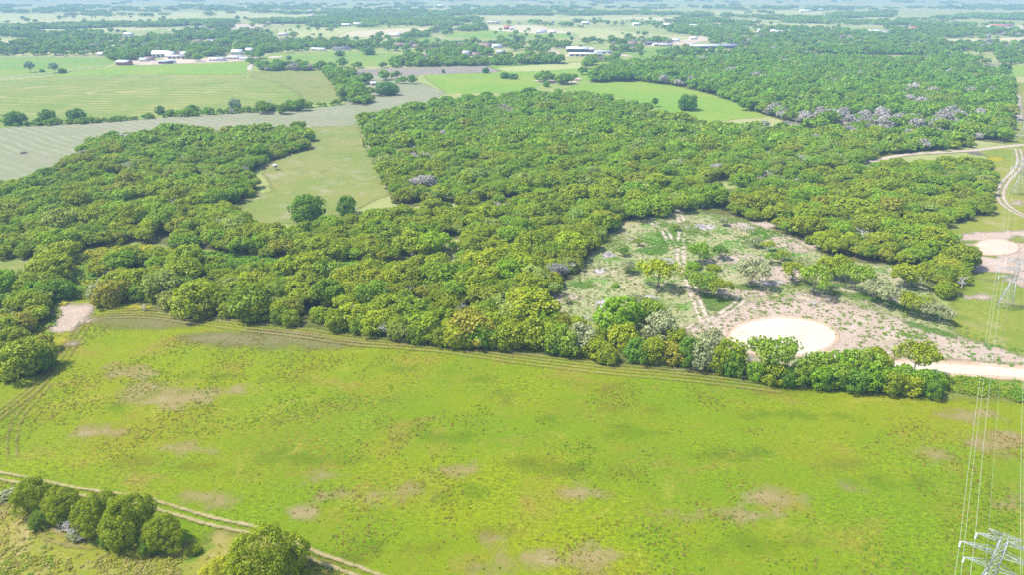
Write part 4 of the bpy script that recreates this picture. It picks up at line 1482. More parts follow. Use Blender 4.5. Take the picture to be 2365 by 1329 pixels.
HOUSES = np.array([(float(G(x, y)[0]), float(G(x, y)[1]), L) for x, y, L in BUILDING_SPOTS])


def free_of_houses(X, Y):
    dx = np.abs(X[:, None] - HOUSES[None, :, 0])
    dy = Y[:, None] - HOUSES[None, :, 1]
    hit = (dx < HOUSES[None, :, 2] * .5 + 4) & (dy > -HOUSES[None, :, 1] * .055) & (dy < HOUSES[None, :, 2] * .3 + 5)
    return ~hit.any(1)


# hedges, belts and farm copses between the far fields: (outline, density)
BELTS = [
    ([(748, 163), (765, 160), (800, 190), (810, 215), (862, 232), (850, 242), (795, 238), (782, 210)], .95),
    ([(770, 178), (800, 172), (852, 180), (866, 195), (820, 200), (862, 214), (858, 230), (800, 232)], .55),
    ([(875, 183), (905, 176), (925, 182), (935, 190), (975, 188), (975, 196), (930, 196), (880, 192)], .45),
    ([(598, 158), (700, 156), (748, 156), (750, 162), (600, 164)], .9),
    ([(572, 158), (583, 135), (588, 135), (580, 160)], .6), ([(590, 150), (598, 130), (604, 132), (598, 156)], .7),
    ([(900, 148), (1000, 146), (1190, 145), (1192, 150), (1000, 153), (905, 156)], .95),
    ([(1192, 143), (1225, 135), (1295, 142), (1295, 147), (1200, 149)], .95),
    ([(860, 153), (900, 152), (905, 157), (860, 158)], .6), ([(790, 154), (845, 153), (845, 157), (790, 158)], .5),
    ([(905, 142), (1000, 132), (1170, 130), (1190, 140), (1185, 150), (910, 152)], .5),
    ([(960, 112), (1050, 108), (1180, 120), (1190, 132), (1130, 132), (1010, 135), (960, 125)], .75),
    ([(780, 100), (905, 98), (1000, 104), (960, 116), (880, 110), (780, 118)], .55),
    ([(880, 112), (960, 112), (955, 127), (890, 127)], .7),
    ([(1180, 108), (1240, 104), (1325, 104), (1318, 110), (1270, 113), (1262, 122), (1180, 122)], .8),
    ([(1000, 98), (1180, 100), (1190, 108), (1040, 108), (1000, 104)], .45),
    ([(1200, 96), (1300, 98), (1330, 102), (1200, 104)], .35),
    ([(925, 82), (985, 74), (1030, 68), (1045, 72), (1040, 82), (930, 90)], .85),
    ([(1035, 66), (1120, 62), (1128, 70), (1060, 74)], .8),
    ([(860, 84), (900, 82), (900, 96), (870, 98)], .35),
    ([(1380, 93), (1480, 90), (1550, 98), (1480, 104), (1390, 104)], .25),
    ([(1395, 112), (1450, 108), (1495, 114), (1480, 121), (1400, 117)], .55),
    ([(1525, 125), (1590, 108), (1580, 132), (1530, 134)], .6),
    ([(1590, 124), (1690, 120), (1690, 126), (1592, 130)], .8),
    ([(1690, 118), (1740, 114), (1870, 124), (1840, 130), (1700, 126)], .9),
    ([(1360, 138), (1450, 140), (1370, 165), (1350, 186), (1335, 188), (1340, 160)], .8),
    ([(1230, 187), (1345, 184), (1345, 196), (1315, 198), (1225, 194)], .35),
    ([(0, 95), (60, 96), (130, 100), (215, 110), (240, 126), (215, 130), (130, 128), (0, 128)], .75),
    ([(120, 96), (240, 90), (380, 92), (380, 112), (240, 122), (130, 104)], .42),
    ([(245, 122), (300, 116), (370, 122), (360, 136), (280, 140), (248, 138)], .92),
    ([(330, 92), (480, 84), (600, 86), (640, 96), (780, 100), (790, 116), (600, 124), (590, 130), (560, 140), (430, 142),
      (420, 128), (340, 122)], .75),
    ([(300, 90), (450, 84), (470, 92), (330, 100)], .6),
    ([(600, 96), (780, 96), (830, 100), (830, 114), (640, 120), (598, 124)], .75),
    ([(0, 74), (180, 76), (300, 84), (260, 92), (120, 90), (0, 84)], .7),
    ([(420, 70), (600, 72), (640, 82), (600, 90), (420, 84)], .35),
    ([(400, 76), (450, 74), (452, 82), (405, 84)], .85), ([(475, 60), (540, 60), (540, 66), (478, 67)], .85),
    ([(560, 252), (625, 247), (640, 257), (565, 262)], .75),
    ([(585, 262), (640, 258), (700, 254), (705, 262), (640, 272), (590, 270)], .25),
    ([(2246, 158), (2330, 168), (2330, 176), (2250, 174)], .55), ([(2225, 150), (2240, 150), (2245, 168), (2230, 168)], .8),
    ([(1730, 245), (1780, 262), (1735, 285), (1660, 290), (1650, 275), (1700, 272)], .6),
    ([(1560, 196), (1600, 203), (1640, 218), (1600, 208)], .5),
    ([(2100, 128), (2365, 126), (2365, 148), (2240, 150), (2180, 140)], .8),
    ([(1850, 118), (2000, 118), (2160, 122), (2160, 128), (1900, 124)], .95),
    ([(1640, 84), (1760, 96), (1850, 112), (1840, 122), (1720, 112), (1640, 100)], .72),
    ([(1740, 60), (1900, 68), (2150, 80), (2180, 100), (2150, 120), (1900, 116), (1760, 92)], .5),
    ([(2150, 98), (2300, 102), (2420, 102), (2420, 128), (2160, 124)], .6),
    ([(2040, 62), (2420, 72), (2420, 84), (2200, 88), (2060, 78)], .5)]
bx, by = [], []
for j, (poly, d) in enumerate(BELTS):
    x, y = plant([poly], 6.2, 100 + j, dens=lambda X, Y, a, c, d=d: np.clip(d * 2.2 * (fbm(X, Y, .022, 3) - .34), 0, 1) if d < .9 else np.full(len(X), d * .9))
    bx.append(x)
    by.append(y)
bx, by = np.concatenate(bx), np.concatenate(by)
k = clear_of(bx, by, .5) & free_of_houses(bx, by)
bx, by = bx[k], by[k]
far_scatter('tree_belts', bx, by, 'belts and copses of dark green trees between the far fields', seed=9, rmu=4.3, cat='tree belts')

hx, hy = plant([[(20, 290), (200, 282), (350, 270), (480, 261), (600, 255), (700, 248), (790, 240), (790, 242.5), (700, 251),
                 (600, 258.5), (350, 274), (200, 286), (20, 294)]], 3.2, 55, dens=lambda X, Y, a, c: .35 + .8 * (fbm(X, Y, .05, 2) > .5))
k = clear_of(hx, hy, .6)
far_scatter('field_hedge', hx[k], hy[k], 'thin low hedge of shrubs along the near side of the hay field', seed=15, rmu=2.1,
            cat='hedge')

# kilometres away: bands of wood right up to the haze
BANDS = [
    ([(-200, 64), (250, 56), (430, 50), (800, 46), (800, 54), (610, 54), (470, 58), (350, 62), (150, 66), (-200, 73)], .95),
    ([(780, 42), (900, 38), (1105, 40), (1110, 56), (1010, 61), (900, 66), (800, 60)], .85),
    ([(780, 26), (1100, 26), (1240, 24), (1420, 28), (1640, 34), (1640, 39), (1240, 35), (1100, 34), (780, 40)], .8),
    ([(1230, 50), (1450, 50), (1640, 54), (1640, 76), (1500, 76), (1400, 62), (1240, 59)], .55),
    ([(1500, 60), (1700, 62), (1740, 84), (1640, 84), (1500, 72)], .6),
    ([(1640, 38), (1900, 42), (2420, 50), (2420, 62), (2100, 60), (1900, 54), (1640, 50)], .7),
    ([(1560, 44), (1760, 46), (1760, 60), (1560, 58)], .55),
    ([(1920, 34), (2060, 28), (2060, 38), (1930, 42)], .95),
    ([(2060, 34), (2420, 34), (2420, 48), (2080, 44)], .7),
    ([(640, 30), (800, 28), (800, 44), (700, 46)], .5), ([(240, 44), (350, 42), (300, 47)], .4),
    ([(700, 60), (780, 58), (900, 66), (800, 66)], .5)]
sx, sy = [], []
for j, (poly, d) in enumerate(BANDS):
    x, y = plant([poly], 13, 200 + j, dens=lambda X, Y, a, c, d=d: np.clip(d * 1.8 * (fbm(X, Y, .006, 3) - .40), 0, 1) if d < .9 else np.clip(d * 2.6 * (fbm(X, Y, .01, 3) - .27), 0, 1))
    sx.append(x)
    sy.append(y)
# beyond: patchwork by noise
r = np.random.default_rng(77)
n = 20000
rad = np.sqrt(r.uniform(2000 ** 2, 7000 ** 2, n))
az = r.uniform(-.75, .75, n)
x, y = rad * np.sin(az), rad * np.cos(az)
a, c = proj(x, y)
f = fbm(x * .55, y * 1.5, .0011, 4)
f2 = fbm(x, y, .006, 3)
keep = ((f > .545) & (f2 > .42) | (f2 > .70)) & (c < 38) & (a > -300) & (a < 2700)
keep &= ~(inside(a, c, [(-500, 36), (300, 30), (740, 22), (715, 40), (480, 44), (300, 49), (-500, 62)]) & (f2 < .66))
keep &= r.random(n) < .6
sx.append(x[keep])
sy.append(y[keep])
# loose trees of the near-far strip
n = 7000
px_, py_ = r.uniform(-100, 2465, n), r.uniform(40, 130, n)
x, y = G(px_, py_)
keep = (fbm(x, y, .012, 3) > .57) & (r.random(n) < np.clip((140 - py_) / 100, .1, 1) * .35)
keep &= ~inside(px_, py_, [(-300, 129), (240, 129), (275, 145), (-300, 190)])
lx, ly = x[keep], y[keep]
sx, sy = np.concatenate(sx), np.concatenate(sy)
k = free_of_houses(sx, sy)
k2 = free_of_houses(lx, ly)
lx, ly = lx[k2], ly[k2]
for nm, X, Y in (('stand', sx[k], sy[k]),):
    far_scatter('far_woods', X, Y, 'bluish bands of woodland running off into the haze', key='stand', rmu=1.15, seed=10, cat='far woods')
far_scatter('scattered_trees', lx, ly, 'loose trees sprinkled over the far farmland', seed=12, rmu=4.2, cat='scattered trees')

# --- weeds that give the turf its relief
r = np.random.default_rng(21)


def weeds(name, poly_px, n, thr, sc_rng, palette, label, seed, dn=.12, zz=None, cat='weeds'):
    cat_n = name
    zz = {'clearing_weeds': .22, 'corner_weeds': .26, 'lane_weeds': .22, 'rough_weeds': .04}.get(name, .03)
    r = np.random.default_rng(seed)
    P = gpoly(poly_px)
    x0, y0 = P.min(0)
    x1, y1 = P.max(0)
    X = r.uniform(x0, x1, n)
    Y = r.uniform(y0, y1, n)
    k = inside(X, Y, [tuple(p) for p in P])
    X, Y = X[k], Y[k]
    a, c = proj(X, Y)
    k = (a > -60) & (a < 2430) & (c < 1400)
    X, Y = X[k], Y[k]
    f = fbm(X, Y, dn, 3) * .6 + fbm(X, Y, dn * .2, 3) * .4
    k = r.random(len(X)) < np.clip((f - thr) * 7, .14 if cat_n == 'clearing_weeds' else .02, 1)
    X, Y, f = X[k], Y[k], f[k]
    s = r.uniform(*sc_rng, len(X))
    fam = fbm(X + 500, Y, .03, 3)
    pi = np.clip((fam * 1.6 - .3 + r.normal(0, .13, len(X))) * len(palette), 0, len(palette) - 1).astype(int)
    rgb = np.array(palette)[pi] * r.uniform(.8, 1.2, (len(X), 1))
    return scatter(name, X, Y, np.full(len(X), zz), r.uniform(0, 6.28, len(X)), np.stack([s, s, s * r.uniform(.6, 1.1, len(X))], 1),
                   r.integers(0, 3, len(X)), rgb, 'tuft', label, cat)


MEAD = [(-60, 700), (215, 694)] + FRONT[1:] + [(2440, 940), (2440, 1380), (-60, 1380)]
weeds('meadow_weeds', MEAD, 70000, .52, (.3, .6),
      [(.12, .24, .002), (.17, .28, .002), (.24, .28, .004), (.25, .20, .02), (.27, .18, .03), (.32, .26, .06), (.14, .26, .004)],
      'low weeds and grass tufts across the bright green meadow', 31, .10)
CLR = [(1440, 515), (1500, 500), (1620, 492), (1700, 502), (1820, 548), (1870, 572), (1940, 602), (2000, 612), (2110, 618),
       (2160, 690), (2200, 745), (2380, 815), (2500, 860), (2300, 848), (2060, 836), (1960, 815), (1900, 750), (1800, 728),
       (1700, 748), (1670, 800), (1560, 785), (1250, 715), (1290, 680), (1390, 562)]
weeds('clearing_weeds', CLR, 60000, .52, (.4, 1.3),
      [(.13, .29, .015), (.18, .31, .02), (.24, .31, .06), (.32, .33, .15), (.16, .27, .03)],
      'green weeds and regrowth scattered over the cleared pink ground', 32, .09)
weeds('corner_weeds', [(2165, 872), (2440, 886), (2440, 950), (2330, 925), (2200, 908), (2165, 915)], 1800, .42, (.8, 2.0),
      [(.15, .29, .012), (.22, .31, .012), (.27, .29, .03)], 'rank green weeds between road and meadow at the right', 33, .12)
weeds('lane_weeds', [(170, 590), (260, 568), (330, 566), (620, 598), (1000, 606), (980, 618), (640, 618), (300, 588), (215, 605),
                     (225, 690), (160, 690), (100, 800), (0, 900), (-20, 760), (120, 690), (175, 640)], 9000, .3, (1.2, 3.0),
      [(.12, .28, .012), (.17, .32, .012), (.26, .32, .02), (.45, .42, .02)], 'rank green weeds in the lane between the woods', 34, .12)
weeds('rough_weeds', [(-60, 1140), (40, 1148), (160, 1205), (330, 1265), (460, 1265), (500, 1230), (720, 1290), (860, 1345), (-60, 1380)],
      14000, .46, (.4, 1.1), [(.14, .30, .01), (.22, .30, .01), (.30, .30, .03), (.40, .33, .10)],
      'green weed tufts on the rough dry corner', 35, .2)
# ================================================================== POWER LINE
stl = NT('galvanised_steel')
steel = stl.finish_surface(stl.mix(stl.ramp(stl.noise(3, 3), .3, .7), (.30, .33, .35), (.42, .45, .46)), .45, spec=.5)
ins = NT('pale_porcelain')
porcelain = ins.finish_surface(ins.mix(ins.noise(4), (.75, .78, .80), (.86, .88, .9)), .25, spec=.5)
alu = NT('aluminium_cable')
cable_mat = alu.finish_surface(alu.mix(alu.noise(.5), (.45, .52, .46), (.55, .62, .56)), .4, spec=.6)


class Beams:
    def __init__(self):
        self.V, self.F = [], []

    def bar(self, p, q, t=.09):
        t *= .8
        p, q = Vector(p), Vector(q)
        d = (q - p).normalized()
        a = d.cross(Vector((0, 0, 1)))
        if a.length < .1:
            a = d.cross(Vector((1, 0, 0)))
        a.normalize()
        b = d.cross(a)
        n = len(self.V)
        for e in (p, q):
            for s, u in ((-1, -1), (1, -1), (1, 1), (-1, 1)):
                self.V.append(tuple(e + a * s * t / 2 + b * u * t / 2))
        for i in range(4):
            j = (i + 1) % 4
            self.F.append((n + i, n + j, n + 4 + j, n + 4 + i))
        self.F.append((n, n + 3, n + 2, n + 1))
        self.F.append((n + 4, n + 5, n + 6, n + 7))

    def mesh(self, name, mat):
        return mesh_from(name, self.V, self.F, (mat,))


ARMS = [(16.6, 3.6), (13.9, 5.25), (11.0, 4.1)]
TIPZ = 18.2


def half_w(z):
    return 2.3 + (.62 - 2.3) * z / 10.2 if z < 10.2 else .62 - .12 * (z - 10.2) / 7


def build_tower_meshes():
    legs = []
    cor = [(-1, -1), (1, -1), (1, 1), (-1, 1)]
    lv = [0, 2.8, 5.2, 7.2, 8.8, 10.2, 11.6, 13.0, 14.4, 15.8, 17.2]
    for sx, sy in cor:
        b = Beams()
        b.bar((sx * half_w(0), sy * half_w(0), -.2), (sx * half_w(10.2), sy * half_w(10.2), 10.2), .16)
        b.bar((sx * half_w(10.2), sy * half_w(10.2), 10.2), (sx * half_w(17.2), sy * half_w(17.2), 17.2), .14)
        legs.append(b.mesh('tower_leg', steel))
    b = Beams()
    for i in range(len(lv) - 1):
        z0, z1 = lv[i], lv[i + 1]
        w0, w1 = half_w(z0), half_w(z1)
        for k in range(4):
            (ax, ay), (bx_, by_) = cor[k], cor[(k + 1) % 4]
            b.bar((ax * w0, ay * w0, z0), (bx_ * w1, by_ * w1, z1), .075)
            b.bar((bx_ * w0, by_ * w0, z0), (ax * w1, ay * w1, z1), .075)
            if i:
                b.bar((ax * w0, ay * w0, z0), (bx_ * w0, by_ * w0, z0), .07)
    br = b.mesh('tower_bracing', steel)
    arms = []
    for z, L in ARMS:
        for s in (-1, 1):
            b = Beams()
            w = half_w(z)
            tip = (s * L, 0, z)
            for sy in (-1, 1):
                b.bar((s * w, sy * w, z), tip, .11)
                b.bar((s * w, sy * w, z + .95), tip, .09)
            n = max(3, int(L / 1.1))
            for q in range(n):
                f = q / n
                f2 = (q + 1) / n
                x = s * (w + (L - w) * f)
                x2 = s * (w + (L - w) * f2)
                ww, w2 = w * (1 - f), w * (1 - f2)
                zt, zt2 = z + .95 * (1 - f), z + .95 * (1 - f2)
                b.bar((x, -ww, z), (x, ww, z), .05)
                b.bar((x, -ww, z), (x2, w2, z), .05)
                for sy in (-1, 1):
                    b.bar((x, sy * ww, z), (x, sy * ww, zt), .05)
                    b.bar((x, sy * ww, zt), (x2, sy * w2, z), .05)
            arms.append((b.mesh('crossarm_lattice', steel), s * L, z))
    b = Beams()
    w = half_w(17.2)
    for s in (-1, 1):
        tip = (s * 2.35, 0, TIPZ)
        for sy in (-1, 1):
            b.bar((s * w, sy * w, 17.2), tip, .08)
            b.bar((s * w * .6, sy * w * .6, TIPZ - .05), tip, .07)
            b.bar((s * w, sy * w, 17.2), (s * w * .6, sy * w * .6, TIPZ), .08)
            b.bar((s * 1.4, sy * w * .45, 17.7), (s * 1.2, sy * w * .4, TIPZ), .05)
        b.bar((s * w * .6, -w * .6, TIPZ), (s * w * .6, w * .6, TIPZ), .06)
    for sy in (-1, 1):
        b.bar((-w * .6, sy * w * .6, TIPZ), (w * .6, sy * w * .6, TIPZ), .07)
        b.bar((-w, sy * w, 17.2), (w * .6, sy * w * .6, TIPZ), .05)
    peak = b.mesh('tower_peak', steel)
    # insulator string: a stack of discs
    V, Fq = [], []
    prof = []
    for k in range(9):
        z = -.08 - k * .13
        prof += [(z, .045), (z - .03, .15), (z - .07, .15), (z - .10, .045)]
    for z, rr in prof:
        for j in range(8):
            V.append((rr * math.cos(j * math.pi / 4), rr * math.sin(j * math.pi / 4), z))
    for i in range(len(prof) - 1):
        for j in range(8):
            Fq.append((i * 8 + j, i * 8 + (j + 1) % 8, (i + 1) * 8 + (j + 1) % 8, (i + 1) * 8 + j))
    insul = mesh_from('insulator_string', V, Fq, (porcelain,))
    return legs, br, arms, peak, insul


LEGS, BRACE, ARMM, PEAK, INSUL = build_tower_meshes()
LINE_AZ = D2R(35.0)
ldir = np.array([math.sin(LINE_AZ), math.cos(LINE_AZ)])
adir = np.array([ldir[1], -ldir[0]])
P2 = np.array(G(2320, 713))
tp = np.array(G(2223, 1252, 13.9))
P1 = tp + adir * 5.25
P1 = P2 - ldir * float(np.dot(P2 - P1, ldir))
P3 = P2 + ldir * 163
P4 = P3 + ldir * 165
P5 = P4 + ldir * 165
P0 = P1 - ldir * 160


def pylon(p, label, group='lattice pylons of the power line'):
    root = bpy.data.objects.new('power_pylon', None)
    COL.objects.link(root)
    root.location = (p[0], p[1], 0)
    root.rotation_euler = (0, 0, -LINE_AZ)
    tag(root, label, 'pylon', group)

    def part(n, me, loc=None, par=root):
        o = bpy.data.objects.new(n, me)
        COL.objects.link(o)
        o.parent = par
        if loc:
            o.location = loc
        return o
    for me in LEGS:
        part('leg', me)
    part('bracing', BRACE)
    part('peak', PEAK)
    for me, x, z in ARMM:
        a = part('crossarm', me)
        part('insulator', INSUL, (x, 0, z), a)
    return root


pylon(P1, 'nearest lattice pylon with three crossarms, cut by the bottom right corner')
pylon(P2, 'lattice pylon standing on grass just below the pond')
pylon(P3, 'small lattice pylon beyond the bend of the two-rut track')
pylon(P4, 'farthest faint lattice pylon near the dirt road at the right edge')


def cable(off, z, rad, sag, label):
    pts = []
    for A, B, s in ((P0, P1, 160), (P1, P2, 150), (P2, P3, 163), (P3, P4, 165), (P4, P5, 165)):
        m = 26
        for k in range(m):
            t = k / m
            p = A + (B - A) * t + adir * off
            pts.append((p[0], p[1], z - 4 * sag * (s / 150) ** 2 * t * (1 - t)))
    g = Geo()
    g.tube(pts, [rad] * len(pts), 4)
    V, Fq, lv = g.data()
    o = link('power_cable', mesh_from('power_cable', V, Fq, (cable_mat,)))
    tag(o, label, 'power cable', 'cables strung between the pylons')


nm = ['top', 'widest middle', 'lowest']
for i, (z, L) in enumerate(ARMS):
    for s, w in ((-1, 'left'), (1, 'right')):
        cable(s * L, z - 1.3, .024, 2.6, 'pale cable hung from the %s tip of the pylons\' %s crossarm' % (w, nm[i]))
for s, w in ((-1, 'left'), (1, 'right')):
    cable(s * 2.35, TIPZ, .010, 1.8, 'thin earth wire along the %s side of the pylon peaks' % w)

# ================================================================== BUILDINGS
def paint(name, c, rough=.6, c2=None):
    q = NT(name)
    return q.finish_surface(q.mix(q.ramp(q.noise(.25, 4), .3, .7), c, c2 or tuple(v * .88 for v in c)), rough, spec=.3)


WHITE = paint('white_wall', (.78, .76, .72))
CREAM = paint('cream_wall', (.66, .58, .46))
BRICK = paint('brick_wall', (.38, .20, .14))
DARKW = paint('dark_wall', (.10, .10, .13))
REDW = paint('red_wall', (.46, .13, .09))
R_WHITE = paint('white_metal_roof', (.80, .82, .84), .35)
R_GREY = paint('grey_metal_roof', (.42, .44, .50), .4)
R_BROWN = paint('brown_shingle_roof', (.24, .17, .15), .8)
R_DARK = paint('dark_shingle_roof', (.14, .14, .17), .8)
R_RED = paint('red_metal_roof', (.48, .16, .13), .5)
R_LILAC = paint('lilac_grey_roof', (.50, .46, .54), .5)
GLASS = paint('dark_window', (.04, .05, .07), .15)
WOODB = paint('weathered_boards', (.30, .19, .13), .85)


def slab(x0, x1, y0, y1, z0, z1):
    V = [(x, y, z) for z in (z0, z1) for x, y in ((x0, y0), (x1, y0), (x1, y1), (x0, y1))]
    Fq = [(0, 3, 2, 1), (4, 5, 6, 7)] + [(i, (i + 1) % 4, (i + 1) % 4 + 4, i + 4) for i in range(4)]
    return V, Fq


def prism_roof(L, W, z, rise, over=.5, t=.18):
    """two pitched slopes with thickness, ridge along x"""
    V, Fq = [], []
    a, c = L / 2 + over, W / 2 + over
    ze = z - rise * over / (W / 2)
    zr = z + rise
    for s in (-1, 1):
        n = len(V)
        for zz in (0, t):
            V += [(-a, s * c, ze + zz), (a, s * c, ze + zz), (a, 0, zr + zz), (-a, 0, zr + zz)]
        Fq += [(n, n + 1, n + 2, n + 3), (n + 7, n + 6, n + 5, n + 4), (n, n + 4, n + 5, n + 1), (n + 1, n + 5, n + 6, n + 2),
               (n + 2, n + 6, n + 7, n + 3), (n + 3, n + 7, n + 4, n)]
    return V, Fq


def building(px, py, L, W, H, rise, rz, wall, roof, label, name='farmhouse', cat='house', group=None, openings=3, wing=None,
             chimney=False):
    X, Y = (float(v) for v in G(px, py))
    root = bpy.data.objects.new(name, None)
    COL.objects.link(root)
    root.location = (X, Y, 0)
    root.rotation_euler = (0, 0, D2R(rz))
    tag(root, label, cat, group)

    def part(n, VF, mat, par=root):
        fs = VF[1]
        o = bpy.data.objects.new(n, mesh_from(n, VF[0], [f if len(f) == 4 else f + (f[-1],) for f in fs], (mat,)))
        COL.objects.link(o)
        o.parent = par
        return o
    V, Fq = slab(-L / 2, L / 2, -W / 2, W / 2, -.1, H)
    n = len(V)
    V += [(-L / 2, 0, H + rise), (L / 2, 0, H + rise)]
    Fq += [(0 + 4, 3 + 4, n, n), (1 + 4, n + 1, 2 + 4, 2 + 4)]
    wl = bpy.data.meshes.new('wall')
    wl.from_pydata(V, [], [tuple(dict.fromkeys(f)) for f in Fq])
    wl.materials.append(wall)
    wo = bpy.data.objects.new('wall', wl)
    COL.objects.link(wo)
    wo.parent = root
    ro = part('roof', prism_roof(L, W, H, rise), roof)
    if chimney:
        part('chimney', slab(L * .2, L * .2 + .9, .5, 1.4, H, H + rise + 1.1), BRICK, ro)
    for k in range(openings):
        x = -L / 2 + L * (k + .5) / openings
        w = min(1.3, L / openings * .4) if cat == 'house' else min(4, L / openings * .5)
        if cat == 'house' and k == openings // 2:
            part('door', slab(x - .55, x + .55, -W / 2 - .05, -W / 2 + .05, 0, 2.1), R_BROWN)
        elif cat == 'house':
            part('window', slab(x - w / 2, x + w / 2, -W / 2 - .05, -W / 2 + .05, 1.0, 2.2), GLASS)
        else:
            part('door', slab(x - w / 2, x + w / 2, -W / 2 - .05, -W / 2 + .05, 0, H * .75), GLASS)
    if wing:
        wL, wW, wx_, wy_ = wing
        V, Fq = slab(wx_ - wL / 2, wx_ + wL / 2, wy_ - wW / 2, wy_ + wW / 2, -.1, H * .9)
        part('wing', (V, Fq), wall)
        V, Fq = prism_roof(wL, wW, H * .9, rise * .8)
        part('roof', ([(a + wx_, c + wy_, z) for a, c, z in V], Fq), roof)
    return root


B = building
B(1645, 111, 78, 15, 4.2, 2.6, 3, DARKW, R_GREY, 'very long dark barn with grey roof at the edge of the far wood', 'long_barn', 'barn', None, 14)
B(1334, 119, 34, 12, 5, 2.5, -6, DARKW, R_WHITE, 'bright white-roofed barn in the gravel yard', 'white_roof_barn', 'barn', None, 5, (14, 10, 19, -1))
B(1352, 128, 48, 18, 3.5, .6, -3, CREAM, R_WHITE, 'low flat pale shed in front of the white-roofed barn', 'yard_shed', 'barn', None, 6)
B(1393, 122, 26, 16, 3, .6, 5, WHITE, R_GREY, 'flat grey shed at the right of the gravel yard', 'grey_shed', 'barn', None, 3)
B(1459, 104, 17, 12, 3.2, 3, 4, BRICK, R_BROWN, 'brown-roofed brick house left of the long barns', 'farmhouse', 'house', None, 5, None, True)
B(1500, 103, 15, 9, 3.5, 2, 20, DARKW, R_DARK, 'dark small barn right of the brown-roofed house', 'small_barn', 'barn', None, 2)
B(1514, 105, 10, 7, 3, 1.5, 10, WHITE, R_WHITE, 'little white shed beside the dark small barn', 'white_shed', 'shed', None, 1)
B(1538, 106, 22, 9, 3, 1.5, -12, CREAM, R_LILAC, 'lilac-roofed open shed among parked rows', 'lilac_shed', 'barn', None, 4)
B(1560, 95, 14, 9, 3, 2, 0, WHITE, R_WHITE, 'white cottage behind the nursery rows', 'cottage', 'house', None, 3)
B(1600, 90, 14, 9, 3, 2, 15, WHITE, R_WHITE, 'white cottage at the end of the nursery rows', 'cottage', 'house', None, 3)
B(1548, 97, 12, 8, 3, 2, 40, WHITE, R_GREY, 'grey-roofed cottage left of the nursery rows', 'cottage', 'house', None, 3)
B(1120, 108, 19, 12, 3.2, 3.4, -5, BRICK, R_BROWN, 'brown hip-roofed brick house amid trees near picture centre top', 'farmhouse', 'house', None, 5, (9, 9, 5, -7), True)
B(1148, 110, 16, 11, 3.2, 3, 12, WHITE, R_LILAC, 'pale grey-roofed house right of the brown brick house', 'farmhouse', 'house', None, 5, None)
B(1172, 67, 16, 11, 5, 3, 0, REDW, R_RED, 'small bright red barn on the tan field', 'red_barn', 'barn', None, 2)
B(1182, 68, 10, 8, 4, 2, 0, WHITE, R_WHITE, 'white shed touching the right side of the red barn', 'white_shed', 'shed', None, 1)
B(1250, 76, 22, 13, 3.5, 3, 0, WHITE, R_GREY, 'grey-roofed white house with trees either side', 'farmhouse', 'house', None, 5)
B(1276, 76, 14, 10, 3.5, 2.5, 0, CREAM, R_WHITE, 'cream house at the start of the long lane', 'farmhouse', 'house', None, 3)
B(1352, 56, 18, 12, 5, 3, 0, WHITE, R_WHITE, 'white barn between far trees above the pasture', 'white_barn', 'barn', None, 2)
B(1076, 128, 10, 8, 4.5, 2.5, 20, WHITE, R_LILAC, 'tall pale house half hidden in the centre belt', 'cottage', 'house', None, 3)
B(1100, 130, 11, 9, 3.2, 2.5, -15, CREAM, R_BROWN, 'cream cottage with bare yard in the centre belt', 'cottage', 'house', None, 3)
B(1157, 123, 13, 8, 3, 2, 0, WHITE, R_GREY, 'grey-roofed cottage at the right of the centre belt', 'cottage', 'house', None, 3)
B(924, 107, 16, 11, 3.2, 3, 0, BRICK, R_BROWN, 'low brown-roofed house left of the centre trees', 'farmhouse', 'house', None, 5)
B(962, 110, 12, 9, 3.2, 2.5, 0, CREAM, R_BROWN, 'smaller brown-roofed house right of the low one', 'cottage', 'house', None, 3)
B(913, 84, 22, 14, 4, 3.5, 0, CREAM, R_WHITE, 'large cream house at the top of the pink drive', 'farmhouse', 'house', None, 5)
B(789, 116, 26, 10, 3.2, 2.5, -3, WHITE, R_DARK, 'dark-roofed ranch house above the lane pasture', 'ranch_house', 'house', None, 7)
B(742, 117, 13, 8, 3, 1.6, 0, WHITE, R_WHITE, 'white mobile home left of the dark-roofed ranch house', 'mobile_home', 'house', None, 3)
B(727, 116, 9, 6, 3, 1.4, 0, WHITE, R_WHITE, 'small white mobile home second left of the ranch house', 'mobile_home', 'house', None, 3)
B(288, 149, 17, 10, 4, 2, -10, REDW, R_WHITE, 'red-walled white-roofed shed at the left end of the yard', 'red_shed', 'barn', None, 3)
B(375, 131, 24, 13, 5, 4, 8, WHITE, R_WHITE, 'largest white-roofed building of the far yard', 'white_barn', 'barn', None, 4, (12, 9, 13, -5))
B(383, 146, 16, 8, 3, 1.2, 0, DARKW, R_GREY, 'grey open shed at the front of the far yard', 'grey_shed', 'barn', None, 3)
B(412, 134, 24, 14, 3.5, 1.2, 4, CREAM, R_LILAC, 'wide pinkish flat shed right of the white building', 'wide_shed', 'barn', None, 4)
B(396, 145, 10, 6, 3, 1.4, 0, WHITE, R_WHITE, 'small white trailer in front of the pinkish shed', 'trailer_home', 'house', None, 3)
B(430, 128, 13, 9, 3.2, 2.4, 0, WHITE, R_WHITE, 'white house behind the pinkish flat shed', 'cottage', 'house', None, 3)
B(347, 139, 12, 8, 3, 2, 10, CREAM, R_BROWN, 'brown-roofed hut left of the white-roofed building', 'cottage', 'house', None, 3)
B(333, 141, 9, 7, 3, 1.6, 0, WHITE, R_WHITE, 'tiny white hut in the far yard', 'cottage', 'house', None, 3)
B(497, 140, 14, 8, 3, 1.8, 0, WHITE, R_WHITE, 'white house at the front right of the tree grove', 'cottage', 'house', None, 3)
B(513, 140, 10, 7, 3, 1.8, 0, WHITE, R_LILAC, 'lilac-roofed cottage beside the white grove house', 'cottage', 'house', None, 3)
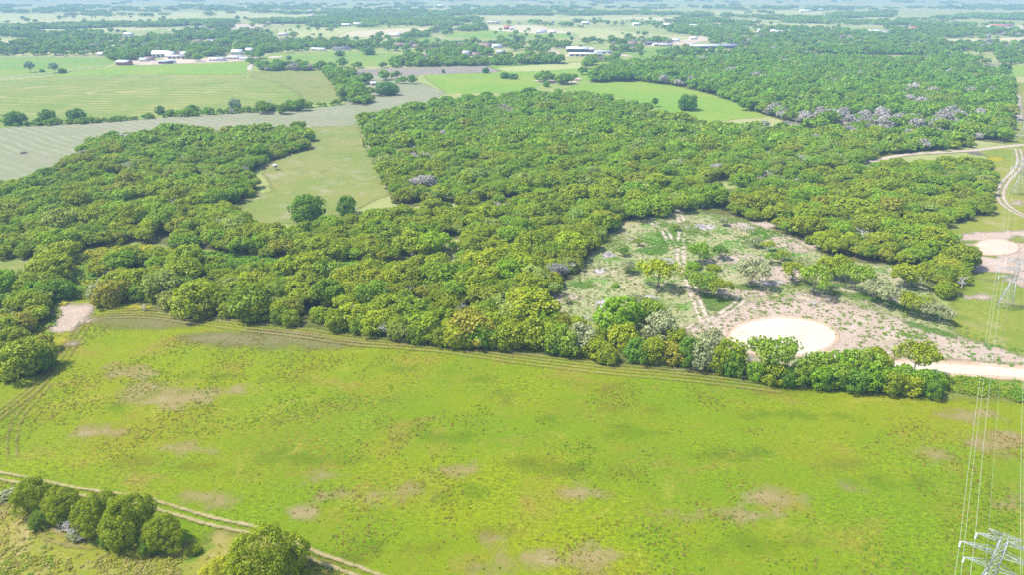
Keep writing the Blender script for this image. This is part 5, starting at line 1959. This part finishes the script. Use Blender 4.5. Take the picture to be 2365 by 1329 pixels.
B(549, 125, 15, 10, 4, 3, 0, WHITE, R_WHITE, 'white house behind trees left of the lane', 'farmhouse', 'house', None, 5)
B(546, 136, 22, 11, 3, 1.8, 0, CREAM, R_LILAC, 'wide lilac-roofed house left of the lane end', 'farmhouse', 'house', None, 5)
B(577, 119, 10, 8, 3.4, 2.4, 0, WHITE, R_WHITE, 'white cottage at the top of the pink lane', 'cottage', 'house', None, 3)
B(566, 138, 12, 6, 2.8, 1.2, 0, WHITE, R_WHITE, 'white trailer home at the lane corner', 'trailer_home', 'house', None, 3)
B(262, 111, 30, 10, 3.2, 1.6, 4, WHITE, R_WHITE, 'long white roof among the left trees', 'long_shed', 'barn', None, 5)
B(298, 82, 16, 10, 4, 2.5, 0, WHITE, R_WHITE, 'white house above the left trees', 'farmhouse', 'house', None, 5)
B(240, 128, 14, 9, 3, 2, 0, WHITE, R_WHITE, 'white house where the left road reaches the trees', 'farmhouse', 'house', None, 5)
B(495, 98, 22, 11, 3.2, 2, 0, CREAM, R_LILAC, 'lilac-roofed house deep in the grove', 'farmhouse', 'house', None, 5)
B(460, 98, 13, 9, 3.2, 2.4, 0, CREAM, R_BROWN, 'brown-roofed house deep in the grove', 'cottage', 'house', None, 3)
B(702, 95, 12, 9, 3.2, 2, 0, WHITE, R_WHITE, 'white cottage above the right grove', 'cottage', 'house', None, 3)
B(655, 82, 18, 10, 3.2, 2.4, 0, CREAM, R_LILAC, 'pale house above the grove left of the stubble', 'cottage', 'house', None, 3)
B(1957, 293, 6.2, 4.2, 2.6, 1.2, -18, WOODB, R_BROWN, 'small brown cabin among the grey bare trees', 'cabin', 'cabin', None, 1)
B(863, 196, 6, 4, 2.4, 1, 10, WHITE, R_WHITE, 'tiny white hut in the field clump', 'field_hut', 'shed', None, 1)
for i, (x, y, L, w, rf, lab) in enumerate([
    (2312, 62, 60, WHITE, R_RED, 'long red-roofed barn near the top right corner'),
    (2280, 66, 26, CREAM, R_WHITE, 'white-roofed barn left of the long red barn'),
    (2018, 76, 30, WHITE, R_WHITE, 'white-roofed house in a clearing of the right trees'),
    (2040, 79, 20, CREAM, R_GREY, 'grey-roofed house right of the clearing white roof'),
    (2108, 68, 22, WHITE, R_RED, 'red-roofed house beside the far right lane'),
    (1697, 70, 14, WHITE, R_WHITE, 'first white cottage from the left in the far right row'),
    (1720, 72, 14, WHITE, R_WHITE, 'second white cottage from the left in the far right row'),
    (1758, 73, 18, WHITE, R_GREY, 'grey-roofed house third in the far right row'),
    (1785, 75, 12, WHITE, R_WHITE, 'fourth white cottage in the far right row'),
    (1800, 77, 14, WHITE, R_WHITE, 'fifth white cottage in the far right row'),
    (1818, 76, 12, WHITE, R_WHITE, 'last white cottage in the far right row'),
    (1738, 52, 20, WHITE, R_WHITE, 'white house on the pale field top right'),
    (1757, 61, 18, CREAM, R_BROWN, 'brown-roofed house below the pale field top right'),
    (1600, 62, 22, WHITE, R_WHITE, 'white house in the trees above the long barn'),
    (1625, 61, 18, WHITE, R_WHITE, 'white house right of its twin above the long barn'),
    (1470, 58, 22, WHITE, R_WHITE, 'white house in the upper middle tree belt'),
    (1540, 60, 18, CREAM, R_WHITE, 'cream house in the upper middle tree belt'),
    (1140, 54, 36, CREAM, R_LILAC, 'long lilac roof behind the centre tan field'),
    (800, 60, 24, WHITE, R_WHITE, 'white roof left of the upper centre woods'),
    (826, 58, 22, WHITE, R_WHITE, 'second white roof beside the upper centre woods'),
    (1860, 26, 46, WHITE, R_WHITE, 'far white hall hazy near the top right'),
    (1890, 24, 40, CREAM, R_WHITE, 'far cream hall right of the white hall'),
    (1700, 16, 40, CREAM, R_RED, 'hazy reddish roofs on the top horizon wood'),
    (1020, 14, 44, WHITE, R_WHITE, 'hazy white roofs near the top centre')]):
    B(x, y, L * .9, 11, 4, 2.6, random.uniform(-15, 15), w, rf, lab, 'far_building', 'building', None, 3)

# feeder box on legs in the glade
X, Y = (float(v) for v in G(637, 392))
root = link('deer_feeder', None, None, (X, Y, 0), .4)
tag(root, 'small pale hunting blind on dark legs at the left edge of the glade', 'hunting blind')
for n_, VF, mt in (('box', slab(-1, 1, -1, 1, 1.5, 3.0), CREAM), ('roof', slab(-1.2, 1.2, -1.2, 1.2, 3.0, 3.15), R_WHITE),
                   ('window', slab(-.6, .6, -1.04, -.98, 2.1, 2.6), GLASS)):
    link(n_, mesh_from(n_, VF[0], VF[1], (mt,)), root)
for sx_, sy_ in ((-1, -1), (1, -1), (1, 1), (-1, 1)):
    VF = slab(sx_ * .8 - .07, sx_ * .8 + .07, sy_ * .8 - .07, sy_ * .8 + .07, 0, 1.5)
    link('leg', mesh_from('leg', VF[0], VF[1], (DARKW,)), root)


# brush piles
def brush_pile(px, py, w, label, mat, seed, leafy=None):
    r = np.random.default_rng(seed)
    X, Y = (float(v) for v in G(px, py))
    R = w * mpp(px, py) / 2
    g = Geo()
    for _ in range(170):
        a, q = r.uniform(0, 6.28), math.sqrt(r.random()) * R * .8
        h = (1 - q / R) * R * .38
        p = np.array([q * math.cos(a), q * math.sin(a), r.uniform(0, h) + .1])
        d = r.normal(size=3)
        d[2] *= .35
        d /= np.linalg.norm(d)
        L = r.uniform(.6, 1.6)
        g.tube([p - d * L, p + [0, 0, .1], p + d * L], [.06, .05, .02], 3)
    V, Fq, lv = g.data()
    V[:, 2] = np.maximum(V[:, 2], .02)
    o = link('brush_pile', mesh_from('brush_pile', V, Fq, (mat,)), None, (X, Y, 0))
    tag(o, label, 'brush pile', 'heaps of cut brush')


purple = paint('purplish_dead_brush', (.27, .20, .22), .9)
brush_pile(2253, 356, 34, 'purplish brush heap beside the dirt road at the right wood corner', purple, 1)
brush_pile(1041, 575, 26, 'dark grey brush heap in the small bare gap of the middle wood', purple, 2)
brush_pile(1618, 524, 30, 'flat grey brush remains on the widest lilac ash patch', dead_mat, 3)
brush_pile(1790, 655, 20, 'sticks strewn on the ash right of the umbrella oak', dead_mat, 4)
brush_pile(55, 354, 14, 'small dark brush heap alone on the grey mown field', purple, 5)
brush_pile(1405, 588, 18, 'grey sticks on the ash patch nearest the diagonal wood edge', dead_mat, 6)
brush_pile(1541, 604, 20, 'sticks on the ash patch left of the sandy track', dead_mat, 7)

# ================================================================== AIR
hz = NT('haze_air')
pv = hz.n('ShaderNodeVolumePrincipled')
pv.inputs['Color'].default_value = (.46, .72, 1.0, 1)
pv.inputs['Density'].default_value = HAZE_DENSITY
pv.inputs['Anisotropy'].default_value = .0
hz.t.links.new(pv.outputs[0], hz.out.inputs['Volume'])
VF = slab(-15000, 15000, -3000, 23000, -1.0, 112.0)
hb = link('haze', mesh_from('haze', VF[0], VF[1], (hz.m,)))
hb['kind'] = 'stuff'
hb['label'] = 'thin blue summer haze over the whole countryside'
hb['category'] = 'haze'
